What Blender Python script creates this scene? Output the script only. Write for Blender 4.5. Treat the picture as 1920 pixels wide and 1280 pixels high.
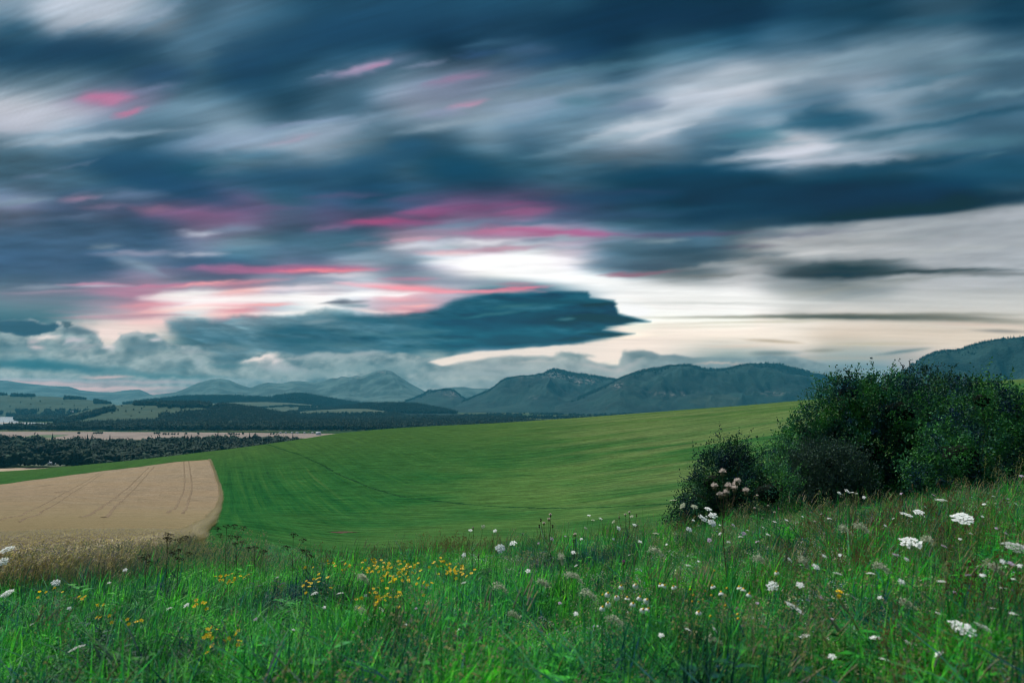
import bpy, math, random
import numpy as np
from mathutils import Vector, Matrix
R = math.radians
rng = np.random.default_rng(7)
random.seed(7)
for o in list(bpy.data.objects): bpy.data.objects.remove(o)
scene = bpy.context.scene
COL = scene.collection
# ------------------------------------------------------------------ camera
CZ = 100.0                                   # eye height over the valley floor
PITCH = R(5.13)
cam_d = bpy.data.cameras.new('camera'); cam = bpy.data.objects.new('camera', cam_d); COL.objects.link(cam)
cam.location = (0, 0, CZ); cam.rotation_euler = (R(90)+PITCH, 0, 0)
cam_d.lens = 24; cam_d.sensor_width = 36; cam_d.clip_start = 0.05; cam_d.clip_end = 150000
cam_d.dof.use_dof = True; cam_d.dof.focus_distance = 12.0; cam_d.dof.aperture_fstop = 2.1
scene.camera = cam
# ------------------------------------------------------------------ light
SUN_EL, SUN_AZ = R(52), R(-35)               # a broad soft glow behind the cloud deck, ahead and a little to the left
world = bpy.data.worlds.new('World'); scene.world = world; world.use_nodes = True
wn = world.node_tree; wn.nodes.clear()
wo = wn.nodes.new('ShaderNodeOutputWorld'); wb = wn.nodes.new('ShaderNodeBackground'); ws = wn.nodes.new('ShaderNodeTexSky')
ws.sky_type = 'NISHITA'; ws.sun_disc = False; ws.sun_elevation = SUN_EL; ws.sun_rotation = SUN_AZ
wb.inputs['Strength'].default_value = 0.0015
wn.links.new(ws.outputs[0], wb.inputs[0]); wn.links.new(wb.outputs[0], wo.inputs[0])
sun_d = bpy.data.lights.new('sun', 'SUN'); sun = bpy.data.objects.new('sun', sun_d); COL.objects.link(sun)
sun_d.energy = 5.0; sun_d.angle = R(18); sun_d.color = (1.0, 0.97, 0.9)
sun.rotation_euler = Vector((-math.sin(SUN_AZ)*math.cos(SUN_EL), -math.cos(SUN_AZ)*math.cos(SUN_EL), -math.sin(SUN_EL))).to_track_quat('-Z', 'Y').to_euler()
VEIL = 0.96                                  # how much light the cloud deck lets through
vs = scene.view_settings; vs.view_transform = 'Standard'; vs.look = 'None'; EXPO = 0.3; vs.exposure = EXPO; vs.gamma = 1.0; vs.use_curve_mapping = False
cy = scene.cycles
cy.max_bounces = 7; cy.diffuse_bounces = 3; cy.glossy_bounces = 2; cy.transmission_bounces = 4; cy.volume_bounces = 1; cy.transparent_max_bounces = 8
cy.filter_width = 1.15; cy.use_denoising = True; cy.caustics_reflective = False; cy.caustics_refractive = False; cy.sample_clamp_indirect = 4.0
cy.use_adaptive_sampling = True; cy.adaptive_threshold = 0.02
# ------------------------------------------------------------------ helpers
CP, SP = math.cos(PITCH), math.sin(PITCH)
def ray(px, py):
    """unit-depth direction (y = 1) of a picture point"""
    u = (px-960)/1280.0; v = (640-py)/1280.0
    d = np.array([u, CP - v*SP, SP + v*CP]); return d/d[1]
def at(px, py, depth): d = ray(px, py)*depth; return np.array([d[0], d[1], CZ+d[2]])
def azim(px, py=900): d = ray(px, py); return math.atan2(d[0], 1)
def srgb(*c): c = np.array(c, float)/255; return tuple(np.where(c <= .04045, c/12.92, ((c+.055)/1.055)**2.4))
def tag(o, label=None, cat=None, group=None, kind=None):
    if label: o['label'] = label
    if cat: o['category'] = cat
    if group: o['group'] = group
    if kind: o['kind'] = kind
    return o
def mesh(name, V, F, mats=None, mi=None, smooth=False, attrs=None):
    V = np.asarray(V, np.float32); me = bpy.data.meshes.new(name)
    if isinstance(F, np.ndarray): F = [F]
    F = [np.asarray(f, np.int32) for f in F if len(f)]
    nl = sum(f.size for f in F); nf = sum(len(f) for f in F)
    me.vertices.add(len(V)); me.vertices.foreach_set('co', V.ravel())
    me.loops.add(nl); me.polygons.add(nf)
    me.loops.foreach_set('vertex_index', np.concatenate([f.ravel() for f in F]))
    tot = np.concatenate([np.full(len(f), f.shape[1], np.int32) for f in F])
    me.polygons.foreach_set('loop_start', np.concatenate([[0], np.cumsum(tot)[:-1]]).astype(np.int32))
    me.polygons.foreach_set('loop_total', tot)
    if mi is not None: me.polygons.foreach_set('material_index', np.asarray(mi, np.int32))
    if smooth: me.polygons.foreach_set('use_smooth', np.ones(nf, bool))
    for m in (mats if isinstance(mats, (list, tuple)) else [mats] if mats else []): me.materials.append(m)
    for k, a in (attrs or {}).items():
        a = np.asarray(a, np.float32)
        if a.ndim == 1: me.attributes.new(k, 'FLOAT', 'POINT').data.foreach_set('value', a)
        else: me.attributes.new(k, 'FLOAT_COLOR', 'POINT').data.foreach_set('color', np.c_[a, np.ones(len(a))].astype(np.float32).ravel())
    me.update(calc_edges=True); return me
def obj(name, me, parent=None, loc=None, rz=0):
    o = bpy.data.objects.new(name, me); COL.objects.link(o)
    if parent: o.parent = parent
    if loc is not None: o.location = tuple(float(v) for v in loc)
    if rz: o.rotation_euler = (0, 0, rz)
    return o
ORD = 'first second third fourth fifth sixth seventh eighth ninth tenth eleventh twelfth thirteenth fourteenth fifteenth sixteenth seventeenth eighteenth nineteenth twentieth'.split()
ORD += ['twenty-'+w for w in ORD[:9]]+['thirtieth']+['thirty-'+w for w in ORD[:9]]+['fortieth']+['forty-'+w for w in ORD[:9]]+['fiftieth']+['fifty-'+w for w in ORD[:9]]
def number(items, text):
    '''items: (px, object); each gets its own label, counted from the left'''
    for k, (p, o) in enumerate(sorted(items, key=lambda q: q[0])): o['label'] = text.format(ORD[k])
def empty(name, loc): return obj(name, None, None, loc)
def grid_faces(n, m):
    i, j = np.meshgrid(np.arange(n-1), np.arange(m-1), indexing='ij'); a = (i*m+j).ravel()
    return np.c_[a, a+m, a+m+1, a+1]
def copy_tree(o, parent=None):
    c = o.copy(); COL.objects.link(c); c.parent = parent
    for ch in o.children: copy_tree(ch, c)
    return c
class Mat:
    """small node-material builder"""
    def __init__(s, name):
        s.m = bpy.data.materials.new(name); s.m.use_nodes = True; s.t = s.m.node_tree; s.t.nodes.clear()
        s.out = s.t.nodes.new('ShaderNodeOutputMaterial')
    def n(s, typ, ins=None, **props):
        nd = s.t.nodes.new('ShaderNode'+typ)
        for k, v in props.items(): setattr(nd, k, v)
        for k, v in (ins or {}).items():
            if isinstance(v, bpy.types.NodeSocket): s.t.links.new(v, nd.inputs[k])
            else:
                if isinstance(v, tuple) and len(v) == 3 and nd.inputs[k].type == 'RGBA': v = (*v, 1)
                nd.inputs[k].default_value = v
        return nd
    def noise(s, vec, scale, detail=3, rough=.55, dist=0.0): return s.n('TexNoise', {'Vector': vec, 'Scale': scale, 'Detail': detail, 'Roughness': rough, 'Distortion': dist}).outputs[0]
    def mapping(s, vec, scale=(1, 1, 1), rot=(0, 0, 0)): return s.n('Mapping', {'Vector': vec, 'Scale': scale, 'Rotation': rot}).outputs[0]
    def ramp(s, fac, stops):
        nd = s.n('ValToRGB', {0: fac}); e = nd.color_ramp.elements
        while len(e) < len(stops): e.new(.5)
        for k, (p, c) in enumerate(stops): e[k].position = p; e[k].color = (*c, 1) if len(c) == 3 else c
        return nd.outputs[0]
    def rng(s, v, a, b, c=0., d=1.): return s.n('MapRange', {0: v, 1: a, 2: b, 3: c, 4: d}, interpolation_type='SMOOTHSTEP').outputs[0]
    def mix(s, f, a, b, typ='MIX'):
        nd = s.n('Mix', None, data_type='RGBA', blend_type=typ)
        for k, v in ((0, f), (6, a), (7, b)):
            if isinstance(v, bpy.types.NodeSocket): s.t.links.new(v, nd.inputs[k])
            else: nd.inputs[k].default_value = (*v, 1) if isinstance(v, tuple) else v
        return nd.outputs[2]
    def math(s, op, a, b=0.0): return s.n('Math', {0: a, 1: b}, operation=op).outputs[0]
    def bump(s, h, dist, strength=1.0): return s.n('Bump', {'Height': h, 'Distance': dist, 'Strength': strength}).outputs[0]
    def principled(s, col, rough=.8, spec=.3, bump=None, trans=None):
        ins = {'Base Color': col, 'Roughness': rough, 'Specular IOR Level': spec}
        if bump is not None: ins['Normal'] = bump
        p = s.n('BsdfPrincipled', ins); sh = p.outputs[0]
        if trans:
            tn = s.n('BsdfTranslucent', {'Color': col}); mx = s.n('MixShader', {0: trans, 1: sh, 2: tn.outputs[0]}); sh = mx.outputs[0]
        s.t.links.new(sh, s.out.inputs[0]); return s.m
def leaf_mat(name, a, b, dry=None, trans=.35, scale=.9, rough=.55, spec=.12, drya=.56, dryb=.72, patch=False):
    m = Mat(name); pos = m.n('NewGeometry').outputs['Position']; rnd = m.n('ObjectInfo').outputs['Random']
    c = m.mix(rnd, a, b)
    n1 = m.noise(pos, scale, 3)
    c = m.mix(m.rng(n1, .35, .65), c, m.mix(.5, a, b), 'MIX')
    c = m.mix(1.0, c, m.n('CombineColor', {0: m.rng(m.noise(pos, 23.0, 1), .3, .7, .6, 1.35), 1: m.rng(m.noise(pos, 23.0, 1), .3, .7, .6, 1.35), 2: m.rng(m.noise(pos, 31.0, 1), .3, .7, .6, 1.3)}).outputs[0], 'MULTIPLY')
    if patch: f = m.rng(m.noise(pos, 1.3, 4, .65), .36, .64, .28, 1.6); c = m.mix(1.0, c, m.n('CombineColor', {0: f, 1: f, 2: m.rng(m.noise(pos, 1.9, 3), .3, .7, .5, 1.7)}).outputs[0], 'MULTIPLY')
    if dry: c = m.mix(m.rng(m.noise(pos, .55, 4, .65), drya, dryb), c, dry)
    return m.principled(c, rough, spec, None, trans)
def plain_mat(name, col, rough=.7, var=.25, scale=30., trans=None, spec=.15):
    m = Mat(name); tc = m.n('NewGeometry').outputs['Position']
    f = m.rng(m.noise(tc, scale, 3), .3, .7, 1-var, 1+var)
    return m.principled(m.mix(1.0, col, m.n('CombineColor', {0: f, 1: f, 2: f}).outputs[0], 'MULTIPLY'), rough, spec, None, trans)
# ---------- noise ----------
def _hash(ix, iy, s):
    h = (ix.astype(np.int64)*374761393 + iy.astype(np.int64)*668265263 + s*974634777) & 0x7fffffff
    h = ((h ^ (h >> 13))*1274126177) & 0x7fffffff
    h = h ^ (h >> 16)
    return (h & 0xffff)/65535.0
def vnoise(x, y, s=0):
    ix = np.floor(x); iy = np.floor(y); fx = x-ix; fy = y-iy
    fx = fx*fx*fx*(fx*(fx*6-15)+10); fy = fy*fy*fy*(fy*(fy*6-15)+10)
    a = _hash(ix, iy, s); b = _hash(ix+1, iy, s); c = _hash(ix, iy+1, s); d = _hash(ix+1, iy+1, s)
    return (a+(b-a)*fx + (c-a)*fy + (a-b-c+d)*fx*fy)*2-1
def fbm(x, y, s=0, o=4, g=0.5):
    t = 0; a = 1.0; n = 0
    for k in range(o):
        c, q = np.cos(k*1.7), np.sin(k*1.7)
        t = t + a*vnoise((c*x-q*y)*2**k + 13.1*k, (q*x+c*y)*2**k + 7.7*k, s+k); n += a; a *= g
    return t/n
def fbm_s(x, y, s=0, o=4, g=0.5):          # no rotation: keeps streaks as streaks
    t = 0; a = 1.0; n = 0
    for k in range(o):
        t = t + a*vnoise(x*2**k + 13.1*k, y*2**k + 7.7*k, s+k); n += a; a *= g
    return t/n
def sstep(e0, e1, x):
    t = np.clip((x-e0)/(e1-e0), 0, 1); return t*t*(3-2*t)
PAL = dict(a=(14,46,68), b=(26,66,90), c=(48,84,106), d=(70,104,126), e=(98,128,147), f=(132,153,170), g=(168,182,196), h=(205,208,218),
 w=(250,247,245), n=(240,228,214), N=(214,200,184), s=(164,167,170), S=(200,200,197), p=(186,98,140), P=(242,160,168), q=(112,90,126),
 Q=(54,80,112), r=(152,146,166), t=(86,122,134), T=(46,96,118), u=(130,154,162), v=(20,76,102), k=(16,38,48), m=(90,104,112), j=(205,150,165),
 x=(60,88,116), y=(104,116,140), z=(150,146,160), G=(196,198,200), H=(222,214,204))
ROWS = ["f g g f d d c b b b b b b b a a a a b b b c c b",
        "b b b c d c b b b b a c d b a c c c d d e e e d",
        "e e d c c b b c d e e e e e d f g h f f f e e d",
        "h g f e e e c d d f f f f e e f g f e c f e d d",
        "e e d c d f f f e c c e d e f f d d h g e e d c",
        "d d c b b c c c b c b b c d c b b b c b b b b b",
        "y x x Q q q c Q b Q q q q Q b b a b b a a a k m",
        "x x x x y e d d d z g r g r e d d m s s S s s s",
        "x x x y x x y y g e h w w h e m m s m k m s s s",
        "t t z j w P h w h P r v v v w w w w S S S S S S",
        "T t H H t T T T T v v v v v n n n n n N N N N N",
        "t u t t t u g u u u n g s S n u t t s u u s H N"]
GRID = np.array([[PAL[c] for c in r.split()] for r in ROWS], float)
def _cub(p0, p1, p2, p3, t):
    return p1 + 0.5*t*(p2-p0 + t*(2*p0-5*p1+4*p2-p3 + t*(3*(p1-p2)+p3-p0)))
def grid_col(x, y):
    gx = np.clip((x-40)/80, 0, 22.999); gy = np.clip((y-30)/60, 0, 10.999)
    ix = gx.astype(int); iy = gy.astype(int); fx = (gx-ix)[..., None]; fy = (gy-iy)[..., None]
    R = []
    for dy in (-1, 0, 1, 2):
        yy = np.clip(iy+dy, 0, 11)
        R.append(_cub(*[GRID[yy, np.clip(ix+dx, 0, 23)] for dx in (-1, 0, 1, 2)], fx))
    return np.clip(_cub(*R, fy), 0, 255)
def over(c, col, a):
    a = np.clip(a, 0, 1)[..., None]
    return c*(1-a) + np.array(col, float)*a
def stroke(c, x, y, sx, sy, L, W, ang, col, al=0.8, p=1.0):
    """soft streak; y axis of the picture points down, ang > 0 rises to the right"""
    t = np.radians(ang); u = (x-sx)*np.cos(t) - (y-sy)*np.sin(t); v = (x-sx)*np.sin(t) + (y-sy)*np.cos(t)
    uu = np.clip(np.abs(u)/L, 0, 1); w = W*(1-uu**2)**0.5 + 1e-3
    return over(c, col, al*(1-uu**2)**1.2*np.exp(-(np.abs(v)/w*1.25)**(2*p)))
def poly_d(x, y, pts):
    """signed distance to a closed outline, positive inside"""
    pts = np.array(pts, float); d = np.full(x.shape, 1e9); ins = np.zeros(x.shape, bool)
    for i in range(len(pts)):
        ax, ay = pts[i]; bx, by = pts[(i+1) % len(pts)]
        ex, ey = bx-ax, by-ay; t = np.clip(((x-ax)*ex+(y-ay)*ey)/(ex*ex+ey*ey+1e-9), 0, 1)
        d = np.minimum(d, np.hypot(x-ax-t*ex, y-ay-t*ey))
        cr = (ay > y) != (by > y)
        ins ^= cr & (x < ex*(y-ay)/(ey if abs(ey) > 1e-9 else 1e-9)+ax)
    return np.where(ins, d, -d)
def sky_view(px, py):
    """the evening sky over the valley, as seen direction by direction"""
    X, Y = px, py
    # drift direction of the cloud deck: streaks fan out from a point low on the left
    dx = X+1900; dy = 760-Y; ang = np.arctan2(dy, dx); rad = np.hypot(dx, dy)
    st = fbm_s(rad/420, ang*44, 3, 4, .55); st2 = fbm_s(rad/210, ang*125, 9, 4, .6)
    wob = fbm(X/260, Y/120, 21, 4)
    up = sstep(700, 420, Y)
    wx = X + st*26*up + wob*13 + st2*14; wy = Y + st2*9 + st*9*up + wob*7
    c = grid_col(wx, wy)
    fine = fbm(X/34, Y/13, 61, 3)
    mod = fbm_s(X/230, Y/34 - X*.0016, 71, 4, .55)*sstep(560, 470, Y)*sstep(200, 330, Y) + st*.8*sstep(360, 200, Y)
    c = c*(1+.30*mod[..., None])
    def soft(sx, sy, L, W, ang_, col, al=.8):          # the rosy light fades out gradually
        if col[0] > col[1]*1.18 and col[0] > col[2]*.98 and col[1] < 175: return sx, sy, L*1.2, W*1.05, ang_, col, al*.9
        return sx, sy, L*1.1, W*1.15, ang_, col, al*.92
    S = lambda *a, **k: stroke(c, X + wob*7 + st2*12 + fine*10, Y + st2*3.5*up + wob*3 + fine*3.5*up, *soft(*a), **k)
    P = PAL
    for a in [(380,395,420,26,-2,(112,92,126),.4),(820,400,420,30,3,(112,80,118),.38),(540,505,330,14,1,(160,114,142),.4),(230,550,300,34,1,(164,126,150),.5),(1000,440,300,14,0,(166,110,146),.5),(210,190,110,34,6,(150,116,150),.6),(860,160,170,40,12,(126,122,152),.5),(690,128,120,16,14,(130,130,160),.5)]: c = S(*a)
    for a in [  # upper left
        (170,25,150,26,20,(188,198,212),.8),(120,5,130,16,16,(200,208,222),.7),(270,35,90,10,22,(150,170,192),.6),
        (130,60,70,5,22,(110,140,160),.5),(270,55,90,5,22,(100,132,155),.5),(100,95,230,34,3,(24,64,94),.8),(30,60,70,40,-20,(28,74,100),.7),
        (300,140,70,24,0,(34,70,104),.7),(380,80,90,12,18,(72,112,138),.6),(450,120,60,50,10,(22,64,96),.6),
        (200,184,58,13,4,(186,112,150),.95),(245,212,34,8,18,(186,112,145),.85),(220,190,36,7,10,(190,120,156),.7),(290,168,60,8,12,(120,130,160),.6),
        (60,218,150,22,4,(188,192,206),.85),(50,240,130,14,2,(186,188,202),.7),(120,262,140,10,5,(170,184,198),.8),(200,255,190,8,3,(150,172,190),.7),
        (420,268,150,20,8,(132,152,176),.8),(620,245,110,20,15,(150,166,186),.75),(540,262,60,7,12,(172,150,172),.5),
        (230,300,170,22,2,(34,78,108),.7),(260,330,140,30,-12,(28,72,102),.8),(60,330,40,6,6,(98,118,144),.6),(140,308,60,4,14,(90,112,138),.6),
        (420,318,60,9,8,(84,112,140),.5),(330,350,160,26,-16,(26,68,100),.8),(560,330,150,26,4,(26,70,102),.7),(470,290,100,12,0,(40,92,120),.5),
        (860,318,90,26,2,(16,70,100),.75),(700,305,110,26,10,(26,76,108),.6),(775,275,50,22,0,(32,82,114),.6),(700,350,160,14,3,(30,72,104),.6),
        (680,128,62,9,15,(176,152,182),.85),(712,124,30,7,15,(188,136,170),.7),(800,122,50,7,12,(140,150,178),.6),(610,140,40,4,12,(130,140,168),.6),
        (860,150,60,9,14,(150,120,152),.7),(900,102,50,8,10,(60,94,140),.6),(940,80,80,8,9,(96,132,156),.7),(880,198,44,9,10,(190,142,168),.85),(835,212,60,9,8,(140,150,180),.6),
        (840,235,110,10,10,(150,170,185),.7),(560,232,110,8,6,(136,154,182),.75),(700,222,70,10,10,(118,146,168),.6),(640,60,260,44,14,(22,68,102),.7),(860,50,200,30,8,(20,58,88),.7),
        ]: c = S(*a)
    for a in [  # mid left dusk bands
        (40,376,70,8,6,(128,150,168),.85),(145,370,44,8,7,(160,130,158),.85),(240,365,80,12,2,(106,122,150),.7),(190,385,60,6,2,(126,112,142),.7),
        (285,392,46,12,-2,(142,104,134),.9),(370,398,110,11,2,(128,92,130),.85),(470,390,120,7,1,(96,88,124),.7),(150,405,60,7,2,(96,112,140),.6),(55,412,60,7,2,(90,108,138),.5),
        (370,436,46,7,2,(186,192,208),.9),(430,428,60,8,3,(120,142,166),.7),(440,455,90,10,2,(110,134,152),.6),(195,462,40,6,2,(124,142,156),.7),
        (250,474,90,6,2,(150,150,172),.8),(370,475,60,5,2,(186,188,202),.8),(250,495,60,12,-18,(124,144,166),.8),(270,500,50,8,-22,(130,150,168),.6),(420,495,120,14,-3,(62,86,114),.6),
        (640,366,90,8,2,(84,84,120),.7),(770,375,60,8,2,(84,80,116),.6),(620,425,60,8,4,(132,104,142),.8),(730,416,110,11,-1,(154,80,128),.95),(700,414,60,7,0,(170,78,124),.8),
        (800,398,60,8,2,(150,76,122),.9),(870,392,90,8,6,(120,76,118),.8),(930,402,90,5,7,(120,84,120),.6),(920,410,70,6,4,(110,100,130),.6),(980,380,60,5,2,(128,80,122),.8),(985,397,56,9,4,(146,90,132),.85),
        (640,452,90,16,0,(66,104,126),.7),(860,420,110,9,4,(104,134,158),.7),
        (770,448,60,6,5,(206,160,180),.85),(780,460,70,8,3,(210,212,222),.9),(830,452,60,6,4,(190,196,210),.7),(905,454,70,8,3,(236,236,242),.95),(690,455,60,6,2,(140,130,152),.5),
        (820,432,90,5,2,(150,130,156),.6),(950,432,100,7,2,(196,118,156),.9),(1040,436,90,6,-3,(170,92,136),.9),(1110,438,56,6,-2,(172,98,144),.85),(1010,440,100,4,-1,(176,110,148),.8),
        (1060,449,60,5,2,(150,168,182),.9),(1010,450,40,6,0,(116,130,152),.6),(1240,452,56,5,3,(156,170,176),.9),(1180,447,70,4,0,(110,130,146),.6),(1300,438,160,5,1,(88,78,108),.7),(1400,462,80,4,1,(90,74,96),.5),
        (920,468,150,5,2,(190,140,160),.7),(840,475,60,4,2,(236,170,176),.7),(970,464,60,4,2,(196,150,168),.7),(1050,465,90,5,-1,(146,160,176),.6),
        (1280,470,160,12,2,(44,70,88),.7),(1210,460,110,12,3,(70,98,116),.7)]: c = S(*a)
    for a in [  # upper right
        (1080,60,260,38,8,(14,50,78),.8),(1150,30,200,26,10,(11,45,70),.8),(1060,105,140,22,10,(24,64,98),.7),(990,95,60,14,2,(70,100,134),.5),(1330,30,240,22,4,(16,48,76),.7),
        (1250,90,170,14,8,(50,100,124),.5),(1200,118,200,12,8,(84,128,148),.6),(1050,150,110,12,10,(84,120,146),.6),(1010,195,110,12,8,(130,152,176),.7),(1150,165,140,10,6,(136,158,176),.6),
        (1400,150,260,24,12,(190,200,212),.85),(1380,165,180,16,12,(200,206,216),.7),(1560,120,280,20,9,(134,160,176),.7),(1700,95,200,20,9,(120,150,168),.6),(1290,190,100,18,12,(182,192,206),.7),
        (1085,192,44,12,-2,(84,124,142),.9),(1010,215,80,12,12,(122,148,172),.6),(1200,198,60,16,6,(110,128,152),.85),(1160,212,90,12,8,(104,130,152),.7),(1060,225,120,10,10,(84,120,142),.5),
        (1215,236,120,14,12,(196,204,214),.95),(1240,250,80,9,14,(200,206,216),.85),(1150,262,90,8,10,(150,172,186),.7),(1060,284,90,8,8,(104,134,152),.7),(1100,315,80,9,6,(62,104,128),.6),
        (1560,226,115,24,3,(28,76,102),.9),(1520,232,120,8,8,(44,92,116),.7),(1680,246,150,9,8,(40,88,110),.7),(1500,195,110,9,10,(106,134,156),.7),(1640,190,120,12,8,(136,158,174),.7),(1400,210,70,14,4,(108,146,168),.7),(1410,252,80,14,2,(62,122,142),.7),
        (1760,150,160,7,9,(84,122,142),.7),(1830,185,120,9,9,(56,98,120),.6),(1720,170,120,9,10,(140,162,178),.6),(1860,110,120,10,5,(106,142,158),.6),(1890,175,70,8,10,(118,150,166),.6),(1850,215,140,9,10,(34,80,104),.8),(1760,225,110,6,10,(96,130,150),.6),
        (1880,30,80,30,2,(18,56,82),.7),(1780,35,140,12,4,(44,94,118),.6),
        (1440,290,130,12,8,(196,202,214),.95),(1490,285,80,10,8,(204,208,220),.9),(1460,275,90,8,8,(186,194,206),.6),(1530,300,180,9,7,(186,194,208),.9),(1630,298,90,9,5,(180,190,204),.85),(1660,275,150,14,7,(140,162,178),.7),(1420,272,110,6,4,(110,144,160),.6),(1445,304,40,4,6,(104,128,144),.7),
        (1830,268,150,14,5,(82,126,144),.7),(1820,295,80,5,6,(96,136,152),.6),
        (1250,330,210,24,1,(10,60,88),.85),(1330,355,190,28,2,(14,50,74),.85),(1500,370,200,34,3,(14,48,74),.8),(1780,300,90,9,8,(24,68,94),.9),(1620,320,170,14,6,(22,68,94),.8),(1850,330,150,22,4,(34,84,108),.6),(1700,360,230,26,6,(16,52,80),.9),
        (1130,370,170,14,2,(30,64,96),.7),(1180,360,120,6,2,(40,62,92),.6),(1280,395,140,8,4,(36,78,104),.5),(1420,400,190,16,3,(18,50,76),.8),(1540,408,200,14,5,(15,44,66),.9),(1800,382,260,13,7,(14,42,64),.95),(1680,398,200,9,6,(14,40,52),.9),
        (1130,405,160,10,2,(48,72,104),.6),(1010,418,90,6,2,(60,96,124),.6)]: c = S(*a)
    # straight lower edge of the dark deck on the right, clear sky below it
    edge = 428 - (X-1440)*0.088 - np.clip(X-1750, 0, 400)*0.03 + st2*5
    below = sstep(-3, 9, Y-edge)*sstep(1330, 1640, X+st2*110+wob*70+fine*50+(Y-440)*1.2)*sstep(560, 500, Y)
    gr = np.stack([166+14*st2-6*sstep(1500, 1900, X), 169+13*st2-3*sstep(1500, 1900, X), 172+12*st2+1*sstep(1500, 1900, X)], -1)
    c = c*(1-below[..., None]*.85) + gr*below[..., None]*.85
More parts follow.
